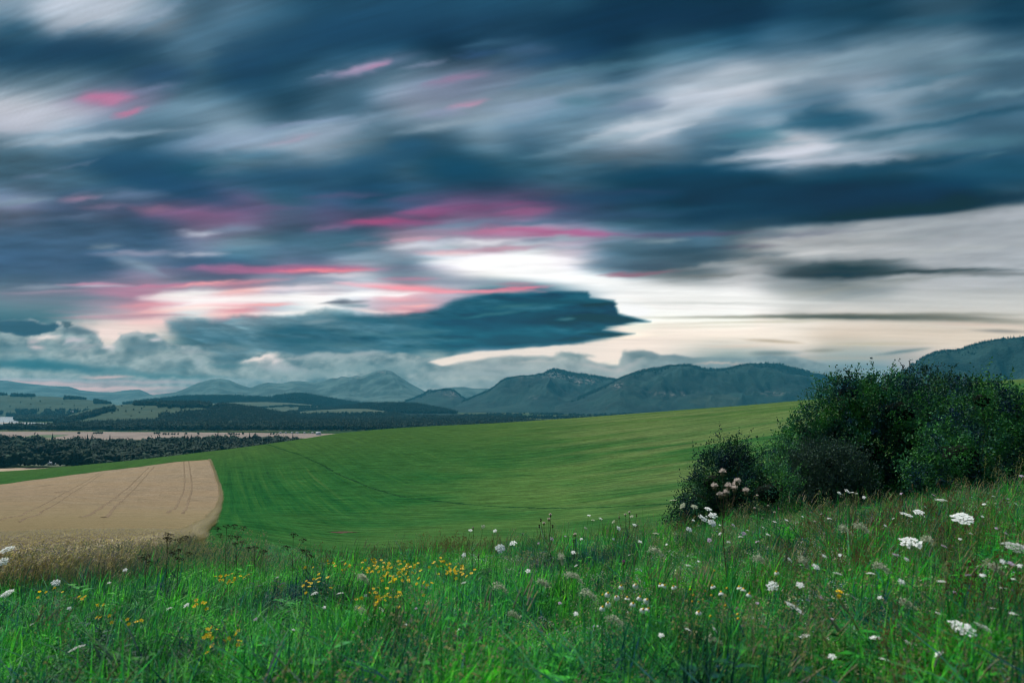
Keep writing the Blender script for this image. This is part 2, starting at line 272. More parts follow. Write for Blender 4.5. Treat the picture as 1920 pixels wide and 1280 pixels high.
    for a in [
        (1500,440,130,6,5,(112,118,134),.7),(1430,440,60,8,3,(84,104,120),.6),(1700,445,160,5,5,(150,158,162),.5),(1560,466,150,6,3,(186,188,190),.6),(1520,476,110,5,3,(204,204,204),.7),(1800,470,140,6,4,(166,170,170),.5),
        (1900,405,120,9,6,(184,188,196),.7),(1760,420,120,6,6,(172,178,182),.5),
        (1590,503,150,13,0,(20,42,52),.97),(1560,516,110,9,0,(14,32,42),.9),(1640,492,90,5,1,(60,76,82),.7),(1740,510,190,5,1,(22,38,44),.9),(1500,512,70,7,1,(46,58,66),.8),(1450,492,70,8,0,(84,94,100),.7),(1860,515,130,6,-1,(104,112,116),.8),(1680,526,130,4,4,(130,136,134),.7),(1600,540,140,6,5,(146,150,146),.5),(1530,550,70,5,8,(150,153,150),.5),
        (1830,534,110,9,0,(176,178,182),.5),
        # white opening
        (900,494,120,10,-2,(252,250,250),1.),(980,505,140,14,-4,(252,252,252),1.),(1060,520,120,14,-5,(252,252,252),1.),(860,478,60,5,1,(238,222,226),.7),(1010,490,120,8,-1,(246,244,246),.9),(1120,528,130,12,-2,(250,250,249),1.),(1230,545,200,20,-1,(246,246,244),.95),(1350,565,200,16,0,(240,240,236),.8),
        (1130,505,60,4,2,(170,176,182),.5),(1180,494,110,12,1,(80,104,122),.9),(1220,500,90,7,2,(60,80,98),.85),(1290,485,110,10,2,(62,88,106),.7),(1200,512,70,4,4,(150,90,110),.7),(1170,517,40,2.5,2,(150,80,100),.6),(1340,516,70,5,2,(112,116,116),.8),(1330,500,90,4,4,(150,156,160),.6),(1380,478,120,6,1,(60,80,92),.6),(1400,492,90,5,2,(140,148,150),.6),
        # pink rims
        (560,506,150,7,1,(206,104,142),.95),(610,507,90,4.5,1,(250,140,150),.95),(440,503,90,8,1,(172,104,144),.9),(520,500,160,5,0,(160,104,142),.7),(640,517,70,5,3,(214,208,216),.8),(560,524,110,8,-1,(120,136,156),.75),
        (320,534,100,4.5,4,(196,120,150),.9),(380,531,70,3.5,6,(250,170,172),.9),(440,530,110,5,4,(236,150,164),.7),(170,533,70,4,0,(216,150,176),.85),(190,537,60,3,1,(206,204,218),.7),(80,538,60,5,2,(146,158,172),.7),(90,548,110,4,2,(160,142,160),.6),(150,560,120,6,0,(96,124,140),.6),
        (230,548,70,12,-2,(178,128,154),.8),(300,540,60,6,4,(186,140,164),.6),
        (350,552,100,9,4,(254,250,246),.95),(420,562,120,10,2,(255,252,250),1.),(330,560,70,6,2,(246,232,230),.8),(500,560,110,9,1,(252,240,238),.8),(470,545,70,7,5,(250,196,190),.8),(560,540,90,6,2,(240,224,230),.8),(560,558,100,9,2,(253,250,249),.95),(690,552,80,8,1,(255,253,252),1.),(760,551,50,7,3,(254,252,252),.9),(620,545,60,4,1,(176,166,180),.6),(610,552,50,3,0,(190,170,182),.5),
        (740,537,110,6,-3,(248,160,172),.95),(800,543,120,4,-3,(250,150,164),.9),(900,547,130,3.5,0,(252,156,170),.9),(960,544,90,3,3,(240,130,150),.8),(690,532,70,4,-2,(238,196,208),.7),(860,528,130,10,-2,(126,140,158),.85),(780,515,90,8,-3,(136,150,166),.7),(760,522,60,5,0,(210,130,156),.6),(990,541,50,3,1,(238,120,146),.8),(975,534,40,5,0,(170,120,140),.7),
        (280,572,80,5,3,(220,150,160),.7),(330,580,90,5,6,(252,190,184),.7),(380,578,100,5,2,(253,240,234),.8),(250,592,100,4,1,(176,134,150),.8),(200,596,110,4,0,(168,138,156),.7),(420,590,60,5,2,(250,206,200),.7),(300,604,90,4,2,(240,190,188),.7),(170,585,90,5,0,(146,138,156),.6),
        (530,588,90,6,0,(254,246,240),.9),(500,570,60,3,2,(250,170,168),.6),(520,572,50,3,0,(248,160,160),.7),
        (760,570,120,9,1,(196,178,192),.85),(830,556,90,5,2,(204,186,200),.6),(785,573,34,4,2,(252,178,178),.95),(740,584,40,4,2,(238,200,204),.8),(820,575,60,5,4,(190,160,176),.5),(640,565,24,4,6,(96,108,124),.9),(655,572,36,4,0,(116,140,152),.8),(648,567,50,2.5,4,(70,80,94),.6),(690,583,40,4,-8,(246,226,222),.8),
        # clear evening light low on the right: flat thin bars of cloud
        (1300,568,180,2.5,0,(206,208,204),.6),(1300,595,210,3,0,(190,190,176),.55),(1500,594,260,4,0,(110,112,98),.75),(1640,595,240,6,-1,(52,66,66),.92),(1800,600,200,7,-2,(112,112,102),.7),(1700,591,260,5,0,(100,102,92),.6),(1250,608,120,4,2,(208,200,184),.5),(1440,603,160,3,1,(180,176,152),.5),(1330,612,140,3,1,(214,206,190),.6),
        (1450,640,60,3.5,-4,(176,160,138),.8),(1650,645,130,3.5,0,(190,180,158),.7),(1880,622,60,3.5,-2,(128,126,124),.8),(1830,610,110,4,-2,(214,190,176),.6),
        (1450,662,55,6,0,(110,130,134),.95),(1540,658,44,4,2,(140,142,134),.8),(1700,660,54,4,7,(100,124,130),.9),(1590,672,170,6,0,(168,166,158),.7),(1560,695,110,8,0,(128,150,158),.8),(1620,688,90,5,-2,(106,136,148),.7),(1650,700,110,9,2,(120,150,162),.7),(1390,648,90,4,1,(222,200,184),.5)]: c = S(*a)
    # ---- cumulus bank low on the left, in front of the glow ----
    n1 = fbm(X/46, Y/30, 31, 5, .55); n2 = fbm(X/22, Y/15, 41, 4, .6)
    ex, ey = X+n1*9+n2*4, Y+n1*6+n2*4
    low = sstep(612, 650, Y)
    c = stroke(c, ex, ey, 190, 624, 150, 26, 0, (238,216,210), .95)
    c = stroke(c, ex, ey, 320, 608, 90, 14, 0, (240,206,200), .6)
    # low bright horizon
    hz = np.stack([232-70*sstep(300, 520, X)+0*X, 198-30*sstep(300, 520, X), 200-30*sstep(300, 520, X)], -1)
    d = poly_d(ex, ey, [(-200,600),(60,600),(100,612),(112,606),(150,612),(185,628),(197,650),(210,654),(226,628),(255,621),(290,624),(312,640),(345,648),(420,640),(470,655),(560,664),(760,660),(900,690),(1150,700),(1150,760),(-200,760)])
    bil = np.abs(fbm(X/60, Y/34, 35, 5, .6))*2-.5
    body = np.stack([118+n1*34+n2*24-bil*46, 143+n1*28+n2*20-bil*36, 151+n1*24+n2*17-bil*30], -1)
    body = body*(1-0.0*low[..., None])
    a = sstep(-3, 4, d)[..., None]; rim = np.exp(-(d/7.0)**2)[..., None]*sstep(.0, .5, n2+.3)[..., None]*sstep(420, 300, X)[..., None]
    c = c*(1-a)+body*a; c = c*(1-.5*rim*a)+np.array([214,206,208.])*.5*rim*a
    S2 = lambda *a: stroke(c, ex, ey, *a)
    for a in [(40,655,120,14,0,(106,136,146),.7),(120,690,170,10,-3,(52,106,124),.8),(60,682,120,12,-2,(44,104,122),.75),(300,704,180,7,-2,(70,118,132),.7),(330,690,60,14,10,(92,128,140),.6),
        (150,622,44,9,-4,(80,108,122),.9),(140,640,30,6,8,(196,192,200),.9),(160,650,40,7,4,(150,158,166),.7),(205,652,16,5,0,(228,214,214),.7),(275,650,50,16,0,(90,122,136),.7),(250,665,40,12,10,(120,144,152),.6),(290,636,14,5,0,(214,206,210),.8),(70,652,26,6,-12,(216,196,198),.7),(85,632,40,7,3,(236,222,216),.9),(60,640,18,5,0,(200,184,190),.6),
        (375,680,14,16,50,(160,176,182),.6),(360,660,40,6,0,(150,162,170),.6),(320,672,50,6,2,(148,164,170),.5),(440,672,60,9,0,(62,106,124),.7),(430,685,50,7,0,(80,120,134),.8),
        (490,672,44,7,14,(246,228,220),.95),(512,676,26,9,0,(230,216,214),.85),(497,680,16,8,30,(120,140,148),.8),(530,690,60,12,-6,(176,182,188),.8),(570,668,44,5,6,(176,180,184),.7),(620,668,90,8,2,(150,166,172),.7),(690,660,50,6,3,(172,180,184),.7),
        (560,700,150,12,-2,(138,162,168),.6),(700,690,160,12,0,(118,148,156),.6),(740,700,90,5,4,(96,130,142),.4),(880,672,140,6,2,(150,166,170),.7)]: c = S2(*a)
    for a in [(70,712,200,4,-1,(176,182,188),.7),(60,718,200,5,-1,(232,190,190),.8),(200,707,60,4,0,(222,188,186),.8),(260,716,160,5,0,(196,178,182),.7),(150,728,260,7,0,(238,196,194),.85),(420,712,110,6,0,(140,164,172),.6),(120,738,300,7,0,(228,184,184),.8)]: c = stroke(c, X+n1*8, Y+n1*3, *a)
    # dark scud at far left
    d = poly_d(ex, ey, [(-200,598),(30,600),(60,602),(84,608),(104,606),(116,612),(100,620),(82,624),(50,630),(20,626),(-200,622)])
    c = over(c, (44+0,86,108), sstep(-2.5, 3, d)*.93)
    d = poly_d(ex, ey, [(118,604),(134,605),(140,612),(128,620),(120,614)]); c = over(c, (70,100,114), sstep(-2, 3, d)*.9)
    # dark bank of stratocumulus with a wind-drawn nose to the right
    bx, by = X + st2*14*sstep(850, 1100, X) + n1*7*sstep(900, 500, X), Y + n1*5*sstep(1150, 700, X) + n2*2.5*sstep(700, 400, X) + st2*4
    d = poly_d(bx, by, [(312,600),(345,596),(385,598),(402,606),(424,602),(440,592),(500,590),(545,592),(580,586),(612,580),(650,584),(668,590),(760,588),(820,576),(850,562),(905,555),(940,552),(985,558),(1040,550),(1105,548),(1113,560),(1158,565),(1153,574),(1160,588),(1216,602),(1180,606),(1135,613),(1126,617),(1188,625),(1160,631),(1090,643),(1010,648),(960,654),(900,650),(850,664),(790,656),(700,656),(600,662),(560,668),(500,656),(480,660),(440,680),(400,660),(360,645),(352,636),(330,626),(318,622)])
    fray = fbm_s(X/70, Y/4.5, 57, 4, .6)
    sh = fbm(X/110+3, Y/20, 51, 5, .6)*1.35; tt = sstep(440, 1010, X)[..., None]
    colL = np.stack([76+sh*50, 114+sh*42, 130+sh*36], -1); colR = np.stack([26+sh*36+fray*7, 82+sh*34+fray*8, 104+sh*30+fray*8], -1)
    dg = fbm_s((X+Y*1.6)/70, (Y-X*.28)/9, 63, 4, .6)[..., None]*(1-tt*.6); bank = colL*(1-tt)+colR*tt; bank = bank*(1+.22*dg)+np.array([10, 9, 8.])*np.clip(dg, 0, 1)
    for a in [(1060,598,140,12,0,(14,58,76),.8),(1010,565,90,8,4,(22,72,92),.7),(1130,597,80,7,-3,(12,34,38),.95),(1120,570,44,4,1,(16,46,54),.9),(1140,627,56,4,-1,(16,44,50),.9),(1090,565,70,5,3,(24,70,86),.6),
        (1060,597,26,4,3,(74,116,126),.8),(900,610,160,22,0,(10,76,102),.7),(950,640,150,12,3,(22,86,106),.6),(560,622,90,9,0,(30,86,108),.7),(700,600,120,9,-2,(28,84,104),.7),(600,603,40,5,6,(130,150,158),.6),(470,606,60,6,3,(120,142,152),.6),(780,624,60,5,2,(66,116,128),.7),(690,628,90,5,-2,(72,116,128),.6),(560,640,90,8,-3,(38,92,112),.7),(920,590,90,4,5,(70,120,130),.6),(960,575,60,5,5,(60,112,122),.6),
        (400,630,80,14,-6,(60,104,124),.6),(360,606,50,9,0,(56,98,118),.7),(450,650,70,7,0,(100,132,142),.6),(560,655,80,10,0,(46,96,114),.6),(650,648,110,6,-2,(88,126,136),.6)]: bank = stroke(bank, X+n1*6, Y+n1*3, *a)
    d = d + fray*(4-2*sstep(1020, 1100, X))*sstep(500, 1000, X) + n2*3*sstep(1000, 500, X)
    sharp = 7-3*sstep(980, 1060, X)+2*sstep(700, 300, X)+5*sstep(1060, 1000, X)*sstep(560,590,Y)*0
    a = sstep(-sharp, sharp, d)[..., None]*(.80+.20*tt+.12*(1-tt)*np.clip(dg*2, -1, 1)); c = c*(1-a)+bank*a
    # low caps of cloud behind the far hills and the bright slot under the bank
    d = poly_d(X+st2*8, Y+n1*3, [(802,678),(820,672),(850,666),(900,658),(960,655),(1010,651),(1090,645),(1150,636),(1600,600),(1600,672),(1440,668),(1320,672),(1160,674),(1100,684),(1000,672),(900,680),(870,684),(830,686)])
    cream = np.stack([244-22*sstep(1200, 1700, X), 228-20*sstep(1200, 1700, X), 216-28*sstep(1200, 1700, X)], -1)*(1+.02*st2[..., None])
    a = (sstep(-2.5, 3, d)*sstep(1380, 1180, X)*sstep(592, 640, Y))[..., None]*.92; c = c*(1-a)+cream*a
    d = poly_d(ex*.5+X*.5, ey*.5+Y*.5, [(905,672),(960,666),(1040,668),(1055,664),(1085,663),(1104,674),(1120,680),(1160,684),(1168,662),(1195,656),(1220,657),(1238,664),(1262,662),(1300,670),(1400,672),(1440,664),(1490,668),(1560,684),(1640,700),(1760,716),(1760,800),(700,800),(760,690),(830,684)])
    caps = np.stack([142+n1*40+n2*16-24*sstep(1150,1300,X), 158+n1*34+n2*14-17*sstep(1150,1300,X), 162+n1*28+n2*12-13*sstep(1150,1300,X)], -1)
    a = (sstep(-3, 4, d)*sstep(720, 900, X+n1*60)*sstep(1760, 1480, X+n1*60))[..., None]*.93; c = c*(1-a)+caps*a
    for a in [(1080,668,40,7,0,(112,136,142),.8),(1200,666,36,9,-8,(96,122,130),.9),(1290,676,90,6,-2,(118,140,146),.7),(1170,692,60,7,30,(176,176,178),.5),(1130,690,60,6,-10,(190,186,186),.5),(980,690,120,6,-2,(160,172,176),.6),(1010,678,60,4,0,(190,190,188),.5),(940,700,200,5,-1,(152,168,174),.6),(1350,682,60,2.5,0,(214,190,180),.6)]: c = stroke(c, ex, ey, *a)
    # fine streaks of the drifting deck
    g = (st2*.075 + fbm_s(rad/150, ang*330, 77, 3, .6)*.055)*sstep(600, 470, Y) + fbm_s(X/170, Y/5.5 - X*.004, 83, 3, .6)*.055*sstep(400, 520, Y)*sstep(690, 640, Y)
    return np.clip(c*(1+g[..., None]), 3, 255)
# ------------------------------------------------------------------ sky
def lin(c): c = c/255.0; return np.where(c <= .04045, c/12.92, ((c+.055)/1.055)**2.4)
VAULT = (.0005, .001, .002)
def build_sky():
    az = np.r_[np.arange(-180, -46, 3.), np.arange(-46, 46, .145), np.arange(46, 180.1, 3.)]
    el = np.r_[np.arange(-14, -1.5, 2.), np.arange(-1.0, 9.0, .075), np.arange(9.0, 33.5, .13), np.arange(34, 90, 2.5), 89.9]
    A, E = np.meshgrid(np.radians(az), np.radians(el), indexing='ij')
    dx, dy, dz = np.sin(A)*np.cos(E), np.cos(A)*np.cos(E), np.sin(E)
    # seen part
    fz = dy*CP+dz*SP; uy = -dy*SP+dz*CP
    ok = fz > .35
    px = np.where(ok, 960+1280*dx/np.where(ok, fz, 1), 0); py = np.where(ok, 640-1280*uy/np.where(ok, fz, 1), 0)
    w = sstep(47, 40, np.abs(np.degrees(A)))*sstep(38, 32.6, np.degrees(E))
    C = np.zeros(A.shape+(3,)); m = w > 0
    C[m] = sky_view(px[m], py[m])
    # the same deck carried on over the rest of the vault: streaks along the drift, clear bars low down
    h = np.maximum(dz, .03)+.06; X, Y = dx/h, dy/h; th = R(-62)
    u = X*math.sin(th)+Y*math.cos(th); v = X*math.cos(th)-Y*math.sin(th)
    n = fbm_s(u*.28, v*1.1, 5, 5, .55)+.35*fbm(X*.5, Y*.5, 8, 3)
    t = sstep(-.35, .5, n)[..., None]
    G = (1-t)*np.array([26, 66, 96.])+t*np.array([134, 156, 174.])
    lo = sstep(12, 1, np.degrees(E))[..., None]; n2 = fbm_s(A*3, np.degrees(E)*.5, 14, 4)[..., None]
    G = G*(1-lo)+lo*(np.array([150, 160, 168.])+26*n2)
    C = C*w[..., None]+G*(1-w[..., None])
    P = np.stack([dx, dy, dz], -1)*60000+np.array([0, 0, CZ])
    L = lin(np.clip(C, 0, 255))
    # the hazy air in front adds light of its own; take it off so that the sum is right
    tau = HAZE*np.clip(HAZE_TOP-CZ, 0, None)/np.clip(dz, .035, 1); T = np.exp(-np.minimum(tau, HAZE*21000))[..., None]
    L = np.clip((L-np.array(AIR)*(1-T)-np.array(VAULT))/T, L*.10, None)/2**EXPO
    me = mesh('sky', P.reshape(-1, 3), grid_faces(len(az), len(el)), None, smooth=True, attrs={'cloud': L.reshape(-1, 3)})
    m = Mat('sky'); a = m.n('Attribute', None, attribute_name='cloud')
    em = m.n('Emission', {'Color': a.outputs['Color'], 'Strength': 1.0})
    tr = m.n('BsdfTransparent', {'Color': (VEIL, VEIL, VEIL)}); ad = m.n('AddShader', {0: em.outputs[0], 1: tr.outputs[0]})
    m.t.links.new(ad.outputs[0], m.out.inputs[0]); m.m.cycles.emission_sampling = 'NONE'
    me.materials.append(m.m)
    tag(obj('sky', me), kind='structure')
HAZE, HAZE_TOP, AIR = 4.7e-5, 740.0, (.055, .20, .30)
build_sky()
# ------------------------------------------------------------------ terrain
RK = np.array([.3, 2, 4, 7, 10, 14, 20, 30, 50, 80, 120, 180, 260, 350, 450, 520, 700, 900, 1150, 1500])
def zy(px, r, y): a = math.atan2((px-960)/1280/CP, 1); return r*math.cos(a)*ray(px, y)[2]
T_NEAR = {0: [-1.5,-1.5,-1.6,-1.95,-2.6,-3.5], 400: [-1.5,-1.5,-1.6,-1.95,-2.6,-3.6], 700: [-1.5,-1.5,-1.6,-1.95,-2.5,-3.7], 960: [-1.5,-1.5,-1.6,-1.9,-2.4,-3.6],
 1280: [-1.5,-1.47,-1.5,-1.75,-2.15,-3.0], 1600: [-1.5,-1.45,-1.40,-1.47,-1.70,-2.4], 1920: [-1.5,-1.42,-1.3,-1.23,-1.33,-1.9]}
T_FAR = {0: [1107,1064,1030,997,972,946,925,911,894,885], 400: [1084,1050,1022,998,975,948,905,868,850,846], 700: [1085,1068,1050,1028,995,945,885,838,812,806],
 960: [1070,1062,1048,1022,985,935,872,824,797,791], 1280: [1015,1012,1008,990,958,905,840,795,772,768], 1600: [975,985,985,965,925,865,800,760,745,742], 1920: [940,950,945,920,870,810,755,725,713,711]}
cols, vals = [], []
for px in T_NEAR:
    z = T_NEAR[px] + [zy(px, r, y) for r, y in zip(RK[6:16], T_FAR[px])]
    e = z[-1]; z += [min(e-14, -60) if px < 900 else e*.5-45, -93, -100, -100]
    cols.append(math.degrees(math.atan2((px-960)/1280/CP, 1))); vals.append(z)
k0, k1 = vals[0], vals[-1]
zz = lambda *a: list(a)
cols = [-180, -120, -75] + cols + [60, 95, 140, 180]
left = [v*.9 for v in k0[:16]]+k0[16:]
back = [-1.5,-1.45,-1.4,-1.3,-1.2,-1.1,-1,-.8,-.6,-.5,-1,-3,-8,-15,-25,-32,-60,-90,-100,-100]
rt = [-1.5,-1.3,-1.1,-.9,-.8,-.9,-.9,-.5,.5,2,5,10,16,20,22,22,-20,-70,-100,-100]
vals = [back, [(a+b)/2 for a, b in zip(left, back)], left] + vals + [[(a+b)/2 for a, b in zip(k1, rt)], rt, [(a+b)/2 for a, b in zip(rt, back)], back]
cols = np.array(cols, float); vals = np.array(vals, float); LR = np.log(RK)
def hermite(xk, Yk, x):
    """monotone cubic through the columns of Yk (knots on axis 0)"""
    h = np.diff(xk); d = np.diff(Yk, axis=0)/h[:, None]
    m = np.zeros_like(Yk); m[0] = d[0]; m[-1] = d[-1]
    s = np.sign(d[:-1]) == np.sign(d[1:]); w1 = 2*h[1:]+h[:-1]; w2 = h[1:]+2*h[:-1]
    with np.errstate(all='ignore'):
        m[1:-1] = np.where(s, (w1+w2)[:, None]/(w1[:, None]/d[:-1]+w2[:, None]/d[1:]), 0)
    m = np.nan_to_num(m)
    i = np.clip(np.searchsorted(xk, x)-1, 0, len(xk)-2); t = (x-xk[i])/h[i]
    return i, t, h[i], m
AZF = np.arange(-180, 180.01, .5)
_i, _t, _h, _m = hermite(cols, vals, AZF); _t = _t[:, None]; _h = _h[:, None]
VA = (2*_t**3-3*_t**2+1)*vals[_i]+(_t**3-2*_t**2+_t)*_h*_m[_i]+(-2*_t**3+3*_t**2)*vals[_i+1]+(_t**3-_t**2)*_h*_m[_i+1]
LF = np.linspace(LR[0], LR[-1], 400)
_i, _t, _h, _m = hermite(LR, VA.T.copy(), LF); _t = _t[:, None]; _h = _h[:, None]; VT = VA.T
ZT = ((2*_t**3-3*_t**2+1)*VT[_i]+(_t**3-2*_t**2+_t)*_h*_m[_i]+(-2*_t**3+3*_t**2)*VT[_i+1]+(_t**3-_t**2)*_h*_m[_i+1]).T   # [az, r]
def ground_z(x, y, rough=True):
    x = np.asarray(x, float); y = np.asarray(y, float); r = np.hypot(x, y)+1e-6; a = np.degrees(np.arctan2(x, y))
    fa = np.clip((a+180)/.5, 0, len(AZF)-1.001); fr = np.clip((np.log(r)-LF[0])/(LF[1]-LF[0]), 0, len(LF)-1.001)
    ia, ir = fa.astype(int), fr.astype(int); ta, tr = fa-ia, fr-ir
    z = (ZT[ia, ir]*(1-ta)+ZT[ia+1, ir]*ta)*(1-tr)+(ZT[ia, ir+1]*(1-ta)+ZT[ia+1, ir+1]*ta)*tr
    if rough:
        z = z + .05*fbm(x*1.3, y*1.3, 2, 3)*sstep(1., 3, r)*sstep(60, 20, r) + .5*fbm(x/40, y/40, 4, 3)*sstep(25, 90, r)*sstep(1200, 700, r)
    return z+CZ
_LRr = np.exp(np.linspace(math.log(1.2), math.log(1500), 700))
def hit(px, py):
    """where the line of sight through a picture point first meets the ground"""
    d = ray(px, py); s = _LRr/math.hypot(d[0], 1); x, y, z = d[0]*s, s, CZ+d[2]*s
    g = ground_z(x, y); k = np.nonzero(z <= g)[0]
    if len(k) == 0: s = -CZ/d[2] if d[2] < 0 else 9000; return np.array([d[0]*s, s, 0])
    k = k[0]; return np.array([x[k], y[k], g[k]])
def valley(px, py, z=0.0):
    d = ray(px, py); s = (z-CZ)/d[2]; return np.array([d[0]*s, s, z])
azs = np.radians(np.r_[np.arange(-180, -60, 4.), np.arange(-60, 60, .4), np.arange(60, 180.1, 4.)])
rs = np.r_[np.exp(np.linspace(math.log(.3), math.log(1500), 250)), np.exp(np.linspace(math.log(1650), math.log(20500), 34))]
A, Rr = np.meshgrid(azs, rs, indexing='ij'); GX, GY = np.sin(A)*Rr, np.cos(A)*Rr
V = np.stack([GX, GY, ground_z(GX, GY)], -1).reshape(-1, 3)
# ground material: very dark meadow soil near, mown green slope, patchwork of far fields
m = Mat('ground'); pos = m.n('NewGeometry').outputs['Position']
dist = m.n('VectorMath', {0: pos, 1: (0, 0, 0)}, operation='DISTANCE').outputs['Value']
sx = m.n('SeparateXYZ', {0: pos}).outputs
streak = m.noise(m.mapping(pos, (.012, .22, 0), (0, 0, R(-6))), 1.0, 6, .62)
_a, _b = hit(520, 990), hit(452, 862); FAN = math.atan2(_b[0]-_a[0], _b[1]-_a[1])
fan = m.noise(m.mapping(m.n('VectorRotate', {'Vector': pos, 'Angle': FAN}, rotation_type='Z_AXIS').outputs[0], (.42, .006, 0)), 1.0, 6, .72, .4)
fine = m.noise(m.mapping(pos, (.7, 2.2, 0)), 1.0, 6, .75)
blot = m.noise(pos, .018, 5, .6)
side = m.rng(sx[0], -70, 25)
lines = m.mix(side, fan, streak)
G1, G2, G3, G4 = (.012, .070, .019), (.022, .090, .022), (.052, .108, .032), (.008, .048, .016)
c = m.ramp(lines, [(.30, G4), (.45, G1), (.58, G2), (.75, G3)])
c = m.mix(m.rng(blot, .38, .68, 0, .8), c, m.mix(side, G1, (.068, .126, .034)))
upper = m.rng(sx[1], 190, 420, 0, .45)
c = m.mix(upper, c, (.060, .092, .026))
# paler mown strip behind the field track
c = m.mix(m.math('MULTIPLY', m.rng(m.noise(m.mapping(pos, (.006, .05, 0)), 1., 3), .42, .62), m.rng(sx[0], -10, 60, 0, .75)), c, (.092, .128, .046))
ff = m.math('MULTIPLY', m.rng(fine, .25, .75, .55, 1.45), m.rng(m.noise(m.mapping(pos, (.10, .45, 0)), 1.0, 6, .72), .3, .7, .62, 1.36))
c = m.mix(1.0, c, m.n('CombineColor', {0: ff, 1: ff, 2: ff}).outputs[0], 'MULTIPLY')
soil = m.ramp(m.noise(pos, 3.0, 4), [(.35, (.006, .018, .006)), (.6, (.010, .030, .009)), (.8, (.025, .026, .011))])
c = m.mix(m.rng(dist, 104, 112), soil, c) if False else m.mix(m.rng(m.n('VectorMath', {0: pos, 1: (0, 0, CZ)}, operation='DISTANCE').outputs['Value'], 14, 30), soil, c)
vor = m.n('TexVoronoi', {'Vector': m.mapping(pos, (.0016, .0042, 0), (0, 0, .3)), 'Scale': 1.0, 'Randomness': .9})
patch = m.ramp(m.n('SeparateColor', {0: vor.outputs['Color']}).outputs[0], [(.2, (.045, .085, .035)), (.45, (.09, .125, .05)), (.7, (.15, .16, .075)), (.95, (.06, .10, .045))])
pn = m.rng(m.noise(pos, .004, 5), .3, .7, .7, 1.3); patch = m.mix(1.0, patch, (.55, .55, .55), 'MULTIPLY'); patch = m.mix(1.0, patch, m.n('CombineColor', {0: pn, 1: pn, 2: pn}).outputs[0], 'MULTIPLY')
c = m.mix(m.rng(m.n('VectorMath', {0: pos, 1: (0, 0, CZ)}, operation='DISTANCE').outputs['Value'], 800, 1000), c, patch)
hgt = m.math('ADD', m.math('MULTIPLY', fine, .12), m.math('MULTIPLY', lines, .35))
ground_mat = m.principled(c, 1.0, .0, m.bump(hgt, 1.0, .9))
tag(obj('ground', mesh('ground', V, grid_faces(len(azs), len(rs)), ground_mat, smooth=True)), kind='structure')
# ------------------------------------------------------------------ ribbons laid over the slope: field track, tramlines
def ribbon(pts, width, lift, zf=ground_z, wob=.0):
    pts = np.array(pts, float); seg = np.hypot(*np.diff(pts[:, :2], axis=0).T); s = np.r_[0, np.cumsum(seg)]
    n = max(8, int(s[-1]/1.2)); q = np.linspace(0, s[-1], n)
    # smooth the path
    x = np.interp(q, s, pts[:, 0]); y = np.interp(q, s, pts[:, 1]); ker = np.hanning(min(n, 31)); ker /= ker.sum(); pad = len(ker)//2
    x = np.convolve(np.pad(x, pad, mode='reflect', reflect_type='odd'), ker, 'valid')[:n]; y = np.convolve(np.pad(y, pad, mode='reflect', reflect_type='odd'), ker, 'valid')[:n]
    n = min(len(x), len(y)); x, y = x[:n], y[:n]
    tx, ty = np.gradient(x), np.gradient(y); L = np.hypot(tx, ty)+1e-9; nx, ny = -ty/L, tx/L
    w = width/2*(1+wob*rng.normal(size=n)); V = []
    for k, h in ((-1, 0), (-.5, 1), (.5, 1), (1, 0)):
        xx, yy = x+nx*w*k, y+ny*w*k; V.append(np.c_[xx, yy, zf(xx, yy)+lift*(h*.9+.1)])
    V = np.stack(V, 1).reshape(-1, 3); return V, grid_faces(n, 4)
track_mat = plain_mat('trodden_grass', (.012, .046, .016), 1., .5, 1.3, spec=0.)
tp = [hit(*p) for p in [(470,826),(500,833),(540,846),(585,864),(640,892),(700,917),(760,934),(830,943),(900,948),(960,951),(1040,953),(1140,951),(1250,946),(1330,940)]]
V, F = ribbon(tp, .9, .07, wob=.5)
tag(obj('field_track', mesh('field_track', V, F, track_mat, smooth=True)), kind='structure')
# bare patch
V, F = ribbon([hit(628, 999), hit(655, 996), hit(672, 998)], 2.2, .05, wob=.3)
tag(obj('bare_patch', mesh('bare_patch', V, F, plain_mat('bare_earth', (.05, .022, .014), .95, .4, 2.), smooth=True)), kind='structure')
# ------------------------------------------------------------------ ripe wheat field: a standing crop with a real edge
WH = .8
rfar = lambda a: np.interp(a, WA, WR)
_wf = [(-700,930),(-300,921),(0,912),(60,903),(130,894),(200,885),(260,878),(330,869),(370,866),(393,864)]
_h = [hit(*p) for p in _wf]; WA = np.array([math.atan2(h[0], h[1]) for h in _h]); WR = np.array([math.hypot(h[0], h[1]) for h in _h])
_we = [hit(*p) for p in [(393,864),(398,880),(404,900),(411,920),(412,940),(405,962),(392,985),(370,1003)]]
ER = np.array([math.hypot(h[0], h[1]) for h in _we])[::-1]; EA = np.array([math.atan2(h[0], h[1]) for h in _we])[::-1]
ER = np.r_[10., 13., 20, 35, ER]; EA = np.r_[R(-44), R(-35), R(-29), R(-25.2), EA]
NS, NT = 300, 260; Rn = 11.0
S_, T_ = np.meshgrid(np.linspace(0, 1, NS)**.7, np.linspace(0, 1, NT), indexing='ij')
rr = Rn*(360/Rn)**T_
for _ in range(8):
    ar = np.interp(rr, ER, EA) + .0022*fbm_s(np.log(rr)*14, 0*rr, 91, 4); aa = R(-62)+(ar-R(-62))*S_
    rr = Rn*(rfar(np.clip(aa, WA[0], WA[-1]))/Rn)**T_
WX, WY = np.sin(aa)*rr, np.cos(aa)*rr
def wheat_z(x, y): return ground_z(x, y)+WH+.07*fbm(np.asarray(x)/2.2, np.asarray(y)/2.2, 33, 4)
edge = np.minimum(np.minimum(S_, 1-S_)*60, np.minimum(T_, 1-T_)*60).clip(0, 1)
WZ = wheat_z(WX, WY)
skirt = lambda x, y: np.c_[x, y, ground_z(x, y)-.05]
